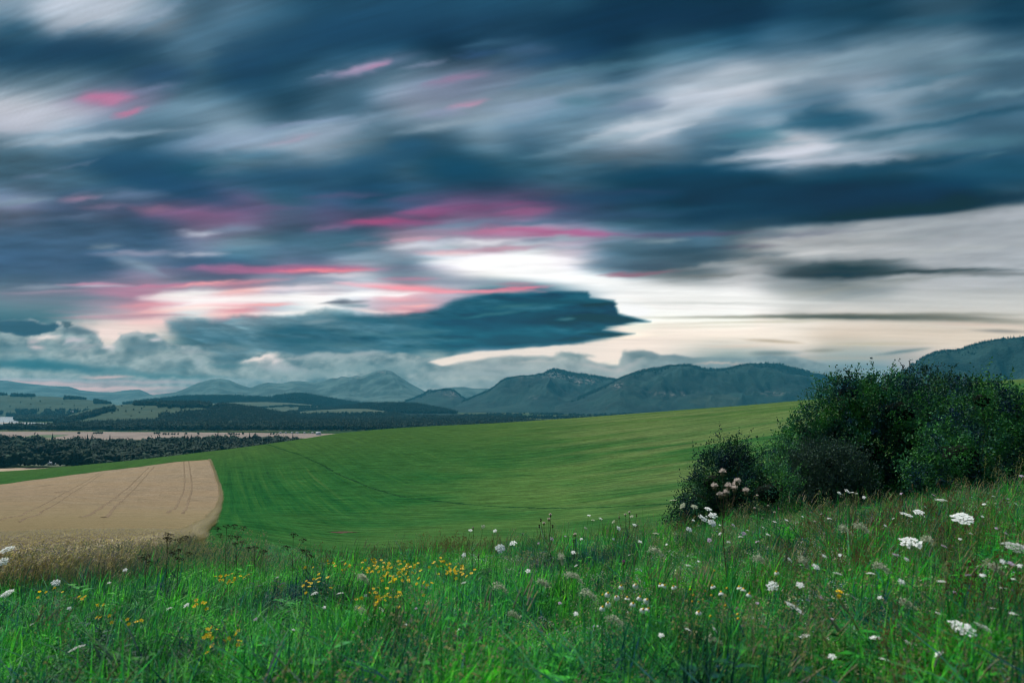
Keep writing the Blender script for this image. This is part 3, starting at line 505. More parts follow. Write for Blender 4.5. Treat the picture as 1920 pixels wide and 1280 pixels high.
Vt = np.stack([WX, WY, WZ], -1).reshape(-1, 3); Fq = grid_faces(NS, NT)
bi = np.r_[np.arange(NS)*NT, (NS-1)*NT+np.arange(1, NT), (np.arange(NS-2, -1, -1))*NT+NT-1, np.arange(NT-2, 0, -1)]
Vs = skirt(Vt[bi, 0], Vt[bi, 1]); b2 = len(Vt)+np.arange(len(bi))
Fs = np.c_[bi, np.roll(bi, -1), np.roll(b2, -1), b2]
m = Mat('ripe_wheat'); pos = m.n('NewGeometry').outputs['Position']
wc = m.ramp(m.noise(pos, 1.6, 7, .75), [(.28, (.12, .088, .054)), (.5, (.262, .205, .142)), (.72, (.37, .30, .21))])
wn_ = m.rng(m.noise(m.mapping(pos, (.16, .5, 0)), 1.0, 7, .8), .3, .7, .62, 1.32); wc = m.mix(1.0, wc, m.n('CombineColor', {0: wn_, 1: wn_, 2: wn_}).outputs[0], 'MULTIPLY')
wc = m.mix(m.rng(m.noise(m.mapping(pos, (.02, .05, 0)), 1.0, 4), .35, .65, 0, .35), wc, (.30, .21, .12))
wc = m.mix(m.rng(m.n('VectorMath', {0: pos, 1: (0, 0, CZ)}, operation='DISTANCE').outputs['Value'], 230, 30, 0, .8), wc, m.ramp(m.noise(pos, 9., 5, .8), [(.3, (.10, .075, .03)), (.5, (.31, .25, .135)), (.7, (.48, .41, .24))]))
wc = m.mix(m.rng(m.noise(m.mapping(pos, (.25, .6, 0)), 1.0, 4, .7, 1.0), .63, .72, 0, .6), wc, (.12, .075, .05))
wmat = m.principled(wc, 1., .0, m.bump(m.noise(pos, 2.4, 6, .8), .5, 1.0))
tag(obj('wheat_field', mesh('wheat_field', np.r_[Vt, Vs], np.r_[Fq, Fs], wmat, smooth=True)), kind='stuff')
tram_mat = plain_mat('tramline_shade_straw', (.165, .125, .085), 1., .3, 1., spec=0.)  # wheel tracks: dark strips on the crop top paint the shade in the gaps
def twin(pts, gap=1.9, wdt=.42):
    h = np.array([hit(*p) for p in pts]); t = h[-1]-h[0]; t /= np.linalg.norm(t[:2]); nx = np.array([-t[1], t[0], 0])
    VV, FF = [], []; off = 0
    for k in (-1, 1):
        V, F = ribbon(h+nx*gap/2*k, wdt, .05, wheat_z, .35); VV.append(V); FF.append(F+off); off += len(V)
    tag(obj('wheel_track_shade', mesh('wheel_track_shade', np.concatenate(VV), np.concatenate(FF), tram_mat, smooth=True)), kind='structure')
twin([(349,868),(351,890),(353,912),(351,930),(342,950),(328,972)], 2.1, .5)
twin([(284,879),(262,903),(235,930),(205,955),(172,985)], 2.1, .5)
twin([(190,890),(130,928),(70,965),(10,998)], 1.8, .28)
V, F = ribbon([hit(78,916), hit(90,914), hit(102,913)], 2.2, .06, wheat_z, .3); tag(obj('flattened_crop', mesh('flattened_crop', V, F, tram_mat, smooth=True)), kind='structure')
V, F = ribbon([hit(106,929), hit(115,928), hit(124,926)], 2.2, .06, wheat_z, .3); tag(obj('flattened_crop', mesh('flattened_crop', V, F, tram_mat, smooth=True)), kind='structure')
# ------------------------------------------------------------------ valley: flat fields, lake
def flat_poly(name, pts, z, mat, jag=0.0):
    P = []
    for i in range(len(pts)):
        a, b = np.array(pts[i], float), np.array(pts[(i+1) % len(pts)], float); n = max(2, int(abs(b-a).max()/4))
        for k in range(n): P.append(a+(b-a)*k/n)
    P = np.array(P); W = np.array([valley(p[0], p[1], z) for p in P])
    if jag: nv = rng.normal(size=(len(W), 2))*jag; W[:, :2] += (nv+np.roll(nv, 1, 0)+np.roll(nv, -1, 0))/3
    W = np.c_[W[:, :2], np.full(len(W), z)]; me = mesh(name, W, np.arange(len(W))[None, :], mat)
    return tag(obj(name, me), kind='structure')
pale = plain_mat('stubble_field', (.185, .140, .118), .95, .18, .01)
flat_poly('stubble_field', [(-500,822),(0,821),(170,824),(330,824),(430,824),(640,822),(700,817),(640,813),(480,811),(330,810),(150,809),(0,809),(-500,808)], .25, pale, 6)
flat_poly('stubble_field', [(-500,886),(-100,887),(60,884),(150,877),(120,876),(0,878),(-500,880)], .25, plain_mat('far_wheat', (.28, .21, .145), .95, .15, .05), 3)
flat_poly('grass_field', [(40,821),(95,821),(130,815),(60,815)], .5, plain_mat('field_green', (.055, .09, .035), .95, .2, .01), 4)
m = Mat('lake_water'); pos = m.n('NewGeometry').outputs['Position']
wat = m.principled((.34, .36, .38), .22, .5, m.bump(m.noise(m.mapping(pos, (.02, .05, 0)), 1., 3), 1., .12))
flat_poly('lake', [(-700,799),(-100,799),(0,798),(60,797),(100,797.5),(150,797.5),(150,794.5),(110,794),(70,792),(35,791),(32,787),(24,780),(-60,779),(-700,779)], .35, wat, 5)
sand = plain_mat('sand_bar', (.32, .27, .23), .95, .15, .01)
flat_poly('sand_bar', [(-60,791),(40,792.3),(70,794),(40,793.6),(-60,793)], .7, sand, 2)
flat_poly('sand_bar', [(60,797),(100,796.2),(140,797),(100,798)], .7, sand, 2)
flat_poly('grass_field', [(20,868),(40,872),(110,874),(140,870),(110,864),(60,860)], .3, plain_mat('clearing_grass', (.06, .075, .045), .95, .2, .05), 3)
# ------------------------------------------------------------------ hills and mountains
FG = (.018, .045, .030)
def forest_mat(name, a, b, rock=None, pasture=None):
    m = Mat(name); pos = m.n('NewGeometry').outputs['Position']
    c = m.ramp(m.noise(pos, .03, 5, .75), [(.32, a), (.68, b)])
    c = m.mix(m.rng(m.noise(m.mapping(pos, (.0022, .0022, .005)), 1., 4), .4, .62), c, tuple(v*1.7 for v in b))
    if rock:
        at_ = m.n('Attribute', None, attribute_name='rock').outputs['Fac']
        k = m.math('MULTIPLY', m.rng(m.noise(m.mapping(pos, (.02, .02, .009)), 1., 5, .7), .5, .57), at_); c = m.mix(k, c, rock)
    if pasture:
        at_ = m.n('Attribute', None, attribute_name='pasture').outputs['Fac']; c = m.mix(at_, c, pasture)
    return m.principled(c, .95, .1, m.bump(m.noise(pos, .045, 4, .7), 18., 1.0))
def ridge(name, pts, depth, front, back, mat, relief=.16, jag=0., seed=1, n=420, rocks=(), zbase=0., fine=46, pastures=()):
    pts = np.array(pts, float); px = np.linspace(pts[0, 0], pts[-1, 0], n)
    # gently rounded polyline
    py = np.interp(px, pts[:, 0], pts[:, 1]); k = max(3, int(n*6/(pts[-1, 0]-pts[0, 0]))|1); ker = np.hanning(k+2); ker /= ker.sum(); p2 = len(ker)//2
    py = np.convolve(np.pad(py, p2, 'edge'), ker, 'valid')[:n]
    D = np.array([ray(a, b) for a, b in zip(px, py)])*depth; H = D[:, 2]+CZ-zbase
    t = np.r_[np.linspace(-1, 0, fine, endpoint=False), 0, np.linspace(0, 1, 12)[1:]]
    X = D[:, 0][:, None]*(1+np.where(t < 0, t*front/depth, t*back/depth)[None, :]); Y = (depth+np.where(t < 0, t*front, t*back))[None, :]*np.ones((n, 1))
    prof = np.cos(np.clip(np.abs(t), 0, 1)*math.pi/2)**1.15*.55+.45*(1-np.abs(t))**1.1
    sc = depth/10.
    rd = 1-np.abs(fbm(X/sc, Y/sc*.6, seed+11, 5, .55))*2
    rel = (rd-.6)*relief*np.sin(np.clip(np.abs(t), 0, 1)*math.pi)[None, :]
    Z = zbase+np.maximum(H, 0)[:, None]*(prof[None, :]+rel*1.2) + fbm(X/60, Y/60, seed+3, 3)*6*np.sin(np.abs(t)*math.pi)[None, :]
    Z[:, 0] = zbase-8; Z[:, -1] = zbase-8
    V = np.stack([X, Y, Z], -1).reshape(-1, 3)
    PX = np.repeat(px, len(t)); PY = 640-1280*((Z-CZ)/Y*CP-SP)/(CP+(Z-CZ)/Y*SP); PY = PY.ravel()
    rk = np.zeros(len(V)); ps = np.zeros(len(V))
    for (cx, cyy, rx, ry, s_) in rocks: rk = np.maximum(rk, s_*np.exp(-(((PX-cx)/rx)**2+((PY-cyy)/ry)**2)))
    for (cx, cyy, rx, ry, s_) in pastures: ps = np.maximum(ps, s_*sstep(1.25, .8, ((PX-cx)/rx)**2+((PY-cyy)/ry)**2+.5*fbm(PX/9, PY/4, seed+20, 3)))
    o = obj(name, mesh(name, V, grid_faces(n, len(t)), mat, smooth=True, attrs={'rock': rk, 'pasture': ps}))
    tag(o, kind='structure'); return dict(X=X, Y=Y, Z=Z, px=px, t=t, PY=PY.reshape(n, len(t)))
fm_far = forest_mat('far_forest_haze', (.030, .058, .054), (.055, .088, .080), rock=(.22, .21, .20))  # paler blue-green base colour also paints distance haze onto the far ridges
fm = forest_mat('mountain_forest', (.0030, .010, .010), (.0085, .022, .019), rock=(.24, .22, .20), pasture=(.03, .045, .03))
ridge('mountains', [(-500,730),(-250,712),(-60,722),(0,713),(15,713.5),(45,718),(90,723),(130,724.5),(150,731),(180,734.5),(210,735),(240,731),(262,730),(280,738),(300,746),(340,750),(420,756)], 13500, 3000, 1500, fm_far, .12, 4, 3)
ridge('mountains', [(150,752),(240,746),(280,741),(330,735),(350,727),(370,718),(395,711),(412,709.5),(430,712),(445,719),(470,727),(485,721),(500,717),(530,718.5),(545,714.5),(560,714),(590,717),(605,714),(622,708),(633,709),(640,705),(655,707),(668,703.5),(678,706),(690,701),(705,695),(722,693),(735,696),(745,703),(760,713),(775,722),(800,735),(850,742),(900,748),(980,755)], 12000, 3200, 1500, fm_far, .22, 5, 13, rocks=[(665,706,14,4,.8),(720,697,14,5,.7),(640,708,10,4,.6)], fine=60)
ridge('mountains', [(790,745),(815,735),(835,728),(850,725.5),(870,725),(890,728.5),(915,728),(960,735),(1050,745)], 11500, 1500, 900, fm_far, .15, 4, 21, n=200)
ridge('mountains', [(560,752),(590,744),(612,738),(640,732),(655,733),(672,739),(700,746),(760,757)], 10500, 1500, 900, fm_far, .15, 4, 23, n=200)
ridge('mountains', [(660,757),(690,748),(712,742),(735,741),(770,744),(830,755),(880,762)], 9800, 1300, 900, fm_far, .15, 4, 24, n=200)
mtA = ridge('mountains', [(740,757),(775,747),(795,738),(803,731.5),(815,732.5),(835,729),(850,731),(864,742),(872,748),(900,756),(960,765)], 9300, 1500, 900, fm, .22, 5, 25, n=240, rocks=[(848,737,14,7,1.),(820,733,10,3,.7)])
mtB = ridge('mountains', [(820,770),(850,760),(880,748),(905,737),(925,727),(940,714),(950,709),(975,706.5),(1000,705),(1015,701),(1028,695),(1038,691.5),(1050,693.5),(1065,697),(1085,699.5),(1110,704),(1140,709),(1170,715),(1230,728),(1300,740),(1400,757)], 8800, 1900, 1200, fm, .34, 13, 31, n=500, rocks=[(1040,703,24,7,1.),(1065,705,20,6,.9),(1085,716,8,6,.9),(1105,714,12,6,.9),(985,706,14,4,.5),(1000,745,10,3,.4),(1155,722,12,5,.8)], fine=80)
mtC = ridge('mountains', [(1040,760),(1080,748),(1120,731),(1160,712),(1180,703),(1200,696),(1225,690.5),(1250,687.5),(1262,687),(1275,684.5),(1290,684),(1305,687),(1325,692),(1345,692.5),(1370,690.5),(1390,685),(1410,682),(1435,681),(1465,682.5),(1478,687),(1500,692),(1530,701),(1560,708),(1590,714),(1640,722),(1720,738),(1850,752)], 7600, 1700, 1200, fm, .34, 13, 37, n=560, rocks=[(1157,722,10,6,.9),(1260,738,40,4,.5),(1450,738,30,4,.4),(1110,715,10,5,.6)], fine=80, pastures=[(1340,752,46,12,.75)])
mtD = ridge('mountains', [(1560,745),(1620,728),(1660,715),(1690,699),(1710,684),(1735,669),(1752,662.5),(1775,658.5),(1800,657),(1812,652),(1850,641),(1880,635.5),(1910,632.5),(1960,630),(2050,618),(2200,612),(2500,640),(2900,690)], 5200, 1500, 1200, fm, .24, 12, 47, n=700, fine=80)
# lower hills of the valley
def pasture_mat(name, a, b):
    m = Mat(name); pos = m.n('NewGeometry').outputs['Position']
    c = m.ramp(m.noise(m.mapping(pos, (.003, .006, .01)), 1., 5, .65), [(.3, a), (.7, b)])
    at_ = m.n('Attribute', None, attribute_name='rock').outputs['Fac']; c = m.mix(m.rng(at_, .3, .6), c, (.012, .034, .022))
    return m.principled(c, .95, .1, m.bump(m.noise(pos, .02, 4), 6., .6))
pm = pasture_mat('pasture', (.016, .038, .020), (.032, .055, .029)); pm2 = pasture_mat('pale_pasture', (.032, .055, .034), (.060, .080, .052))
hillW = ridge('hills', [(230,757),(290,750),(350,744),(440,743),(500,746),(535,741),(560,739),(580,741),(610,747),(650,754),(720,762),(780,770)], 7300, 900, 700, fm, .1, 8, 51, n=260)
hillC = ridge('hills', [(330,765),(380,757),(440,754),(500,753.5),(540,755),(580,758),(640,766),(700,775)], 6300, 900, 500, pm2, .05, 2, 53, n=200)
hillA = ridge('hills', [(-400,742),(-150,737),(0,739),(40,741),(90,743),(140,746),(180,751),(215,758),(240,767),(265,776)], 5800, 900, 600, pm, .08, 2, 55, n=240, rocks=[(150,768,10,2,.0)])
hillE = ridge('hills', [(600,772),(640,765),(690,758),(740,757.5),(775,759),(800,762),(830,768),(870,778)], 5500, 500, 500, fm, .08, 8, 57, n=200)
hillD = ridge('hills', [(500,785),(540,773),(600,768.5),(650,766),(690,766.5),(725,771),(760,780)], 4700, 500, 400, pm2, .05, 2, 59, n=160)
hillB = ridge('hills', [(90,790),(130,778),(165,768),(200,761),(240,757.5),(300,756.5),(370,757),(400,759),(440,763),(490,770),(540,781),(590,792),(640,800)], 4100, 850, 500, pm, .07, 1, 61, n=260)
# ------------------------------------------------------------------ scattering of uncountable growth (instances of real meshes)
def scatter(name, P, scale, rz, which, protos, kind='stuff', label=None, cat=None, tilt=None):
    P = np.asarray(P, np.float32); me = bpy.data.meshes.new(name); me.vertices.add(len(P)); me.vertices.foreach_set('co', P.ravel())
    sc = np.asarray(scale, np.float32); sc = np.repeat(sc[:, None], 3, 1) if sc.ndim == 1 else sc
    rot = np.zeros((len(P), 3), np.float32); rot[:, 2] = rz
    if tilt is not None: rot[:, :2] = tilt
    for k, a in (('s', sc), ('rot', rot)): me.attributes.new(k, 'FLOAT_VECTOR', 'POINT').data.foreach_set('vector', np.ascontiguousarray(a).ravel())
    me.attributes.new('which', 'INT', 'POINT').data.foreach_set('value', np.asarray(which, np.int32))
    c = bpy.data.collections.new(name+'_kinds')
    for i, p in enumerate(protos):
        o = bpy.data.objects.new('%s_%02d' % (name, i), p); c.objects.link(o)
    o = obj(name, me); tag(o, label, cat, kind=kind)
    ng = bpy.data.node_groups.new(name, 'GeometryNodeTree'); ng.interface.new_socket('Geometry', in_out='INPUT', socket_type='NodeSocketGeometry'); ng.interface.new_socket('Geometry', in_out='OUTPUT', socket_type='NodeSocketGeometry')
    N = ng.nodes.new; gi, go, ip, ci = N('NodeGroupInput'), N('NodeGroupOutput'), N('GeometryNodeInstanceOnPoints'), N('GeometryNodeCollectionInfo')
    ci.inputs['Collection'].default_value = c; ci.inputs['Separate Children'].default_value = True; ci.inputs['Reset Children'].default_value = True
    def att(nm, ty):
        a = N('GeometryNodeInputNamedAttribute'); a.data_type = ty; a.inputs[0].default_value = nm; return a.outputs[0]
    L = ng.links.new; L(gi.outputs[0], ip.inputs['Points']); L(ci.outputs[0], ip.inputs['Instance']); ip.inputs['Pick Instance'].default_value = True
    L(att('which', 'INT'), ip.inputs['Instance Index']); L(att('s', 'FLOAT_VECTOR'), ip.inputs['Scale']); L(att('rot', 'FLOAT_VECTOR'), ip.inputs['Rotation']); L(ip.outputs[0], go.inputs[0])
    md = o.modifiers.new('growth', 'NODES'); md.node_group = ng; return o
# far trees -------------------------------------------------------
far_leaf = leaf_mat('wood_leaves', (.0035, .012, .011), (.018, .040, .022), trans=.0, scale=.02, rough=.9, spec=.1)
far_needle = leaf_mat('wood_needles', (.003, .012, .011), (.007, .022, .017), trans=.0, scale=.02, rough=.9, spec=.1)
bark = plain_mat('bark', (.06, .045, .035), .95, .3, 9.)
def ico(sub):
    t = (1+5**.5)/2; V = [(-1,t,0),(1,t,0),(-1,-t,0),(1,-t,0),(0,-1,t),(0,1,t),(0,-1,-t),(0,1,-t),(t,0,-1),(t,0,1),(-t,0,-1),(-t,0,1)]
    F = [(0,11,5),(0,5,1),(0,1,7),(0,7,10),(0,10,11),(1,5,9),(5,11,4),(11,10,2),(10,7,6),(7,1,8),(3,9,4),(3,4,2),(3,2,6),(3,6,8),(3,8,9),(4,9,5),(2,4,11),(6,2,10),(8,6,7),(9,8,1)]
    V = [np.array(v)/np.linalg.norm(v) for v in V]
    for _ in range(sub):
        c = {}; G = []
        def mid(a, b):
            k = (min(a, b), max(a, b))
            if k not in c: v = V[a]+V[b]; V.append(v/np.linalg.norm(v)); c[k] = len(V)-1
            return c[k]
        for a, b, d in F: x, y, z = mid(a, b), mid(b, d), mid(d, a); G += [(a, x, z), (b, y, x), (d, z, y), (x, y, z)]
        F = G
    return np.array(V), np.array(F)
IV1, IF1 = ico(1); IV2, IF2 = ico(2)
def prism(p0, p1, r0, r1, n=6):
    p0, p1 = np.array(p0, float), np.array(p1, float); d = p1-p0; d /= np.linalg.norm(d)+1e-9
    a = np.cross(d, [0, 0, 1] if abs(d[2]) < .9 else [1, 0, 0]); a /= np.linalg.norm(a); b = np.cross(d, a)
    th = np.arange(n)*2*math.pi/n; c = np.cos(th)[:, None]*a+np.sin(th)[:, None]*b
    V = np.r_[p0+c*r0, p1+c*r1]; i = np.arange(n); return V, np.c_[i, (i+1) % n, (i+1) % n+n, i+n]
def crown_far(seed, h=14., w=10., cards=46):
    r = np.random.default_rng(seed); V, F = [], []; off = 0
    for k in range(7):
        c = np.array([r.normal()*w*.2, r.normal()*w*.2, h*(.42+.38*r.random())]); s = np.array([w*.3, w*.3, h*.22])*(.7+.5*r.random())
        v = IV1*(1+.28*r.normal(size=(len(IV1), 1)))*s+c; V.append(v); F.append(IF1+off); off += len(v)
    for k in range(cards):                                  # ragged leaf clumps that break the outline
        d = r.normal(size=3); d[2] = abs(d[2])*.8-.15; d /= np.linalg.norm(d); c = np.array([0, 0, h*.6])+d*np.array([w*.47, w*.47, h*.40])*(.85+.3*r.random())
        a = r.normal(size=(3, 3))*w*.09; V.append(c+a); F.append(np.array([[0, 1, 2]])+off); off += 3
    return mesh('crown', np.concatenate(V), np.concatenate(F), far_leaf)
def conifer_far(seed, h=20., w=6.):
    r = np.random.default_rng(seed); V, F = [], []; off = 0
    for k in range(8):
        z0 = h*(.08+.105*k); rad = w*.5*(1-k/8.6); n = 9; th = np.arange(n)*2*math.pi/n+r.random()*3
        rr_ = rad*(.75+.5*r.random(n)); ring = np.c_[np.cos(th)*rr_, np.sin(th)*rr_, z0+r.normal(size=n)*h*.012]
        V.append(np.r_[ring, [[0, 0, z0+h*.22]]]); i = np.arange(n); F.append(np.c_[i, (i+1) % n, np.full(n, n)]+off); off += n+1
    return mesh('crown', np.concatenate(V), np.concatenate(F), far_needle)
DEC = [crown_far(s, 13+s % 3*1.5, 10) for s in range(5)]; CON = [conifer_far(10+s, 19+s*1.5, 6) for s in range(3)]; WOOD = DEC+CON
def inpoly(x, y, pts):
    return poly_d(np.asarray(x, float), np.asarray(y, float), pts) > 0
def wood_flat(name, pts, spacing, smin, smax, con=.15, label=None, gaps=()):
    """trees over a piece of the valley floor given by its corners"""
    W = np.array([valley(*p)[:2] for p in pts]); lo, hi = W.min(0), W.max(0); n = int((hi-lo).prod()/spacing**2)
    P = rng.random((n, 2))*(hi-lo)+lo; P = P[inpoly(P[:, 0], P[:, 1], W)]
    for g in gaps: Gp = np.array([valley(*p)[:2] for p in g]); P = P[~inpoly(P[:, 0], P[:, 1], Gp)]
    z = ground_z(P[:, 0], P[:, 1], False); n = len(P); wh = np.where(rng.random(n) < con, 5+rng.integers(0, 3, n), rng.integers(0, 5, n))
    s = rng.uniform(smin, smax, n)*(1+.25*fbm(P[:, 0]/90, P[:, 1]/90, 6, 3)); sc = np.c_[s*rng.uniform(.9, 1.25, n), s*rng.uniform(.9, 1.25, n), s]
    return scatter(name, np.c_[P, z], sc, rng.random(n)*6.3, wh, WOOD, label=label, cat=None)
clear = [(20,866),(40,874),(110,876),(150,871),(110,861),(60,857)]; clear2 = [(150,874),(190,875),(205,866),(160,864)]
wood_flat('wood', [(-400,879),(-60,877),(60,876),(150,878),(190,886),(560,880),(570,840),(545,835),(520,836),(470,838),(380,840),(200,841),(150,838),(90,841),(60,838),(-60,838),(-400,838)], 11.5, 1.0, 1.75, .04, 'dark broadleaf wood in the valley below the green slope', [clear, clear2])
wood_flat('wood', [(-500,806.5),(0,806.5),(160,807.5),(420,807.5),(600,807.5),(700,808),(1100,803),(1050,797),(1000,795),(900,794),(760,790),(640,790),(520,791),(420,791),(300,792),(180,797),(120,803),(-500,804)], 11.5, .9, 1.5, .35, 'dark tree belt behind the pale stubble field')
wood_flat('wood', [(28,789),(60,791),(118,790),(120,784),(80,781),(30,783)], 12, 1., 1.5, .2, 'dark trees on the spit beside the lake')
wood_flat('wood', [(110,792),(330,791),(420,788),(400,783),(300,786),(200,784),(110,784)], 17, 1., 1.5, .4, 'trees at the foot of the pasture hill')
wood_flat('wood', [(620,790),(760,789),(900,791),(1010,795),(960,788),(820,784),(700,784),(640,786)], 16, 1., 1.6, .4, 'trees along the far side of the valley')
def wood_hill(name, hd, test, spacing, smin, smax, con, label, nmax=9000):
    X, Y, Z = hd['X'], hd['Y'], hd['Z']; n1, n2 = X.shape; area = (X.max()-X.min())*(Y.max()-Y.min()); n = min(int(area/spacing**2), nmax*3)
    i = rng.random(n)*(n1-1.01); j = rng.random(n)*(n2-13); ii, jj = i.astype(int), j.astype(int); f, g = i-ii, j-jj
    b = lambda M: (M[ii, jj]*(1-f)+M[ii+1, jj]*f)*(1-g)+(M[ii, jj+1]*(1-f)+M[ii+1, jj+1]*f)*g
    PX = hd['px'][ii]; PY = b(hd['PY']); k = test(PX, PY) & (rng.random(n) < 1); P = np.c_[b(X), b(Y), b(Z)-1][k]; n = len(P)
    wh = np.where(rng.random(n) < con, 5+rng.integers(0, 3, n), rng.integers(0, 5, n)); s = rng.uniform(smin, smax, n)
    return scatter(name, P, s, rng.random(n)*6.3, wh, WOOD, label=label)
nz = lambda x, y, s=0, a=9, b=4: fbm(x/a, y/b, 70+s, 3)
wood_hill('wood', hillB, lambda x, y: ((x > 405+30*nz(x, y)) | ((x > 295) & (x < 395) & (y < 764+3*nz(x, y, 1))) | ((x > 300) & (y > 781-(x-300)*.10+4*nz(x, y, 2))) | ((x > 250) & (x < 300) & (y < 760)) | ((x > 100) & (x < 215) & (np.abs(y-(790-(x-130)*.27)) < 3+2*nz(x, y, 3)))), 12, 1., 1.6, .5, 'dark forest on the pasture hill')
wood_hill('wood', hillA, lambda x, y: (((x > 20) & (x < 66) & (y < 744)) | ((x > 118) & (x < 160) & (y < 749+2*nz(x, y))) | ((x < 14) & (y < 741)) | (x > 175) & (y < 757) | ((y > 770) & (x < 170) & (nz(x, y, 5) > -.1))), 17, 1., 1.6, .5, 'dark trees along the crest of the left pasture hill')
wood_hill('wood', hillW, lambda x, y: (y > 0) & (nz(x, y, 8, 30, 9) > -.6), 19, 1.2, 1.9, .8, 'dark spruce forest on the ridge beyond the pastures')
wood_hill('wood', hillE, lambda x, y: (y > 0) & (y < 775), 15, 1.1, 1.7, .7, 'dark spruce forest on the ridge before the rocky mountain')
wood_hill('wood', hillC, lambda x, y: ((np.abs(y-(763+4*nz(x, y, 3, 60, 9))) < .8) & (x > 400)) | ((x > 560) & (y > 764)), 17, .7, 1.1, .3, 'rows of trees between the far pastures')
wood_hill('wood', hillD, lambda x, y: (x < 560) | (y > 776+2*nz(x, y, 4)), 17, .8, 1.3, .3, 'trees under the far pasture')
# spruces along the crests of the nearer mountains
def crest_trees(hd, n, s0, s1, band=.09, name='wood'):
    k = len(hd['t'])-12; X, Y, Z = hd['X'], hd['Y'], hd['Z']; n1 = X.shape[0]; i = rng.random(n)*(n1-1.01); j = k-np.abs(rng.normal(size=n))*band*k; j = np.clip(j, 0, k-.001)
    ii, jj = i.astype(int), j.astype(int); f, g = i-ii, j-jj; b = lambda M: (M[ii, jj]*(1-f)+M[ii+1, jj]*f)*(1-g)+(M[ii, jj+1]*(1-f)+M[ii+1, jj+1]*f)*g
    P = np.c_[b(X), b(Y), b(Z)-2]; keep = fbm(i/9, j/5, 99, 3) > -.35; P = P[keep]; n = len(P); s = rng.uniform(s0, s1, n); wh = np.where(rng.random(n) < .75, 5+rng.integers(0, 3, n), rng.integers(0, 5, n))
    scatter(name, P, s, rng.random(n)*6.3, wh, WOOD, label='spruces along the crest of the mountain')
crest_trees(mtA, 1500, .8, 1.5); crest_trees(mtB, 5200, .8, 1.6); crest_trees(mtC, 6000, .8, 1.6); crest_trees(mtD, 5200, .7, 1.35)
# lines of trees and scattered groves on the plain before the high mountains
gr = []
for _ in range(70):
    c = valley(rng.uniform(840, 1250), rng.uniform(776, 786)); a = rng.uniform(-.3, .3); n = rng.integers(8, 46); t = rng.random(n)*rng.uniform(80, 500)
    gr.append(np.c_[c[0]+t*math.cos(a)+rng.normal(size=n)*12, c[1]+t*math.sin(a)+rng.normal(size=n)*16, np.zeros(n)])
gr = np.concatenate(gr); scatter('wood', gr, rng.uniform(.7, 1.4, len(gr)), rng.random(len(gr))*6, rng.integers(0, 8, len(gr)), WOOD, label='hedgerows and groves on the far plain')
# single trees one can tell apart
trunk_me = mesh('trunk', *[(lambda a: a[0])(x) if 0 else x for x in prism((0, 0, -.3), (0, 0, 7), .45, .22)], bark)
def far_tree(x, y, z, s, k, label, group, sz=1.):
    t = empty('broadleaf_tree' if k < 5 else 'spruce_tree', (x, y, z)); tag(t, label, 'tree', group); t.rotation_euler.z = rng.random()*6.3; t.scale = (s, s, s*sz)
    obj('crown', WOOD[k], t); obj('trunk', trunk_me, t); return t
gg = []
for x in [147,149,176,180,184,188,191,290,294,299,306,311,316,322,327,334,349,372,430,434,438,443,448,456,508,513]:
    v = valley(x, 814.2 if x < 300 else 815.5); _x = far_tree(v[0], v[1], 0, .46+.12*rng.random(), int(rng.integers(0, 5)), 'small round dark tree standing on the pale stubble field', 'trees standing on the stubble field'); gg.append((x, _x))
number(gg, '{} small dark tree from the left on the pale stubble field'); gg = []
def on_hill(hd, px, py):
    i = int(np.argmin(np.abs(hd['px']-px))); col = hd['PY'][i][:len(hd['t'])-11]; j = int(np.argmin(np.abs(col-py))); return hd['X'][i, j], hd['Y'][i, j], hd['Z'][i, j]
for px, py in [(222,770),(236,772),(252,769),(262,775),(270,764),(286,771),(298,777),(312,772),(325,778),(341,770),(228,762),(266,767),(210,775),(248,781),(276,785),(307,783)]:
    x, y, z = on_hill(hillB, px, py); _x = far_tree(x, y, z, .5+.3*rng.random(), int(rng.integers(0, 5)), 'single dark tree on the green pasture hill by the spruces', 'trees dotted over the pasture hill'); gg.append((px, _x))
number(gg, '{} single tree from the left on the green pasture hill'); gg = []
for px, py in [(40,756),(58,759),(75,753),(96,764),(60,748),(118,757),(140,762),(20,763),(165,764),(84,772)]:
    x, y, z = on_hill(hillA, px, py); _x = far_tree(x, y, z, .6+.3*rng.random(), int(rng.integers(0, 5)), 'single dark shrub on the grassy hill above the lake', 'shrubs dotted over the hill above the lake'); gg.append((px, _x))
number(gg, '{} single shrub from the left on the grassy hill above the lake'); gg = []
# front edge of the wood: trees that stand out one by one
for i, px in enumerate(np.linspace(196, 520, 26)):
    q = [(196,877),(300,873),(400,868),(520,840)]; py = np.interp(px, [a for a, b in q], [b for a, b in q])+2; v = valley(px, py)
    _x = far_tree(v[0]+rng.normal()*6, v[1], float(ground_z(v[0], v[1], False)), .8+.4*rng.random(), int(rng.integers(0, 5)), 'dark broadleaf tree at the near edge of the wood above the green slope', 'trees at the near edge of the wood'); gg.append((px, _x))
number(gg, '{} tree from the left along the near edge of the dark wood'); gg = []
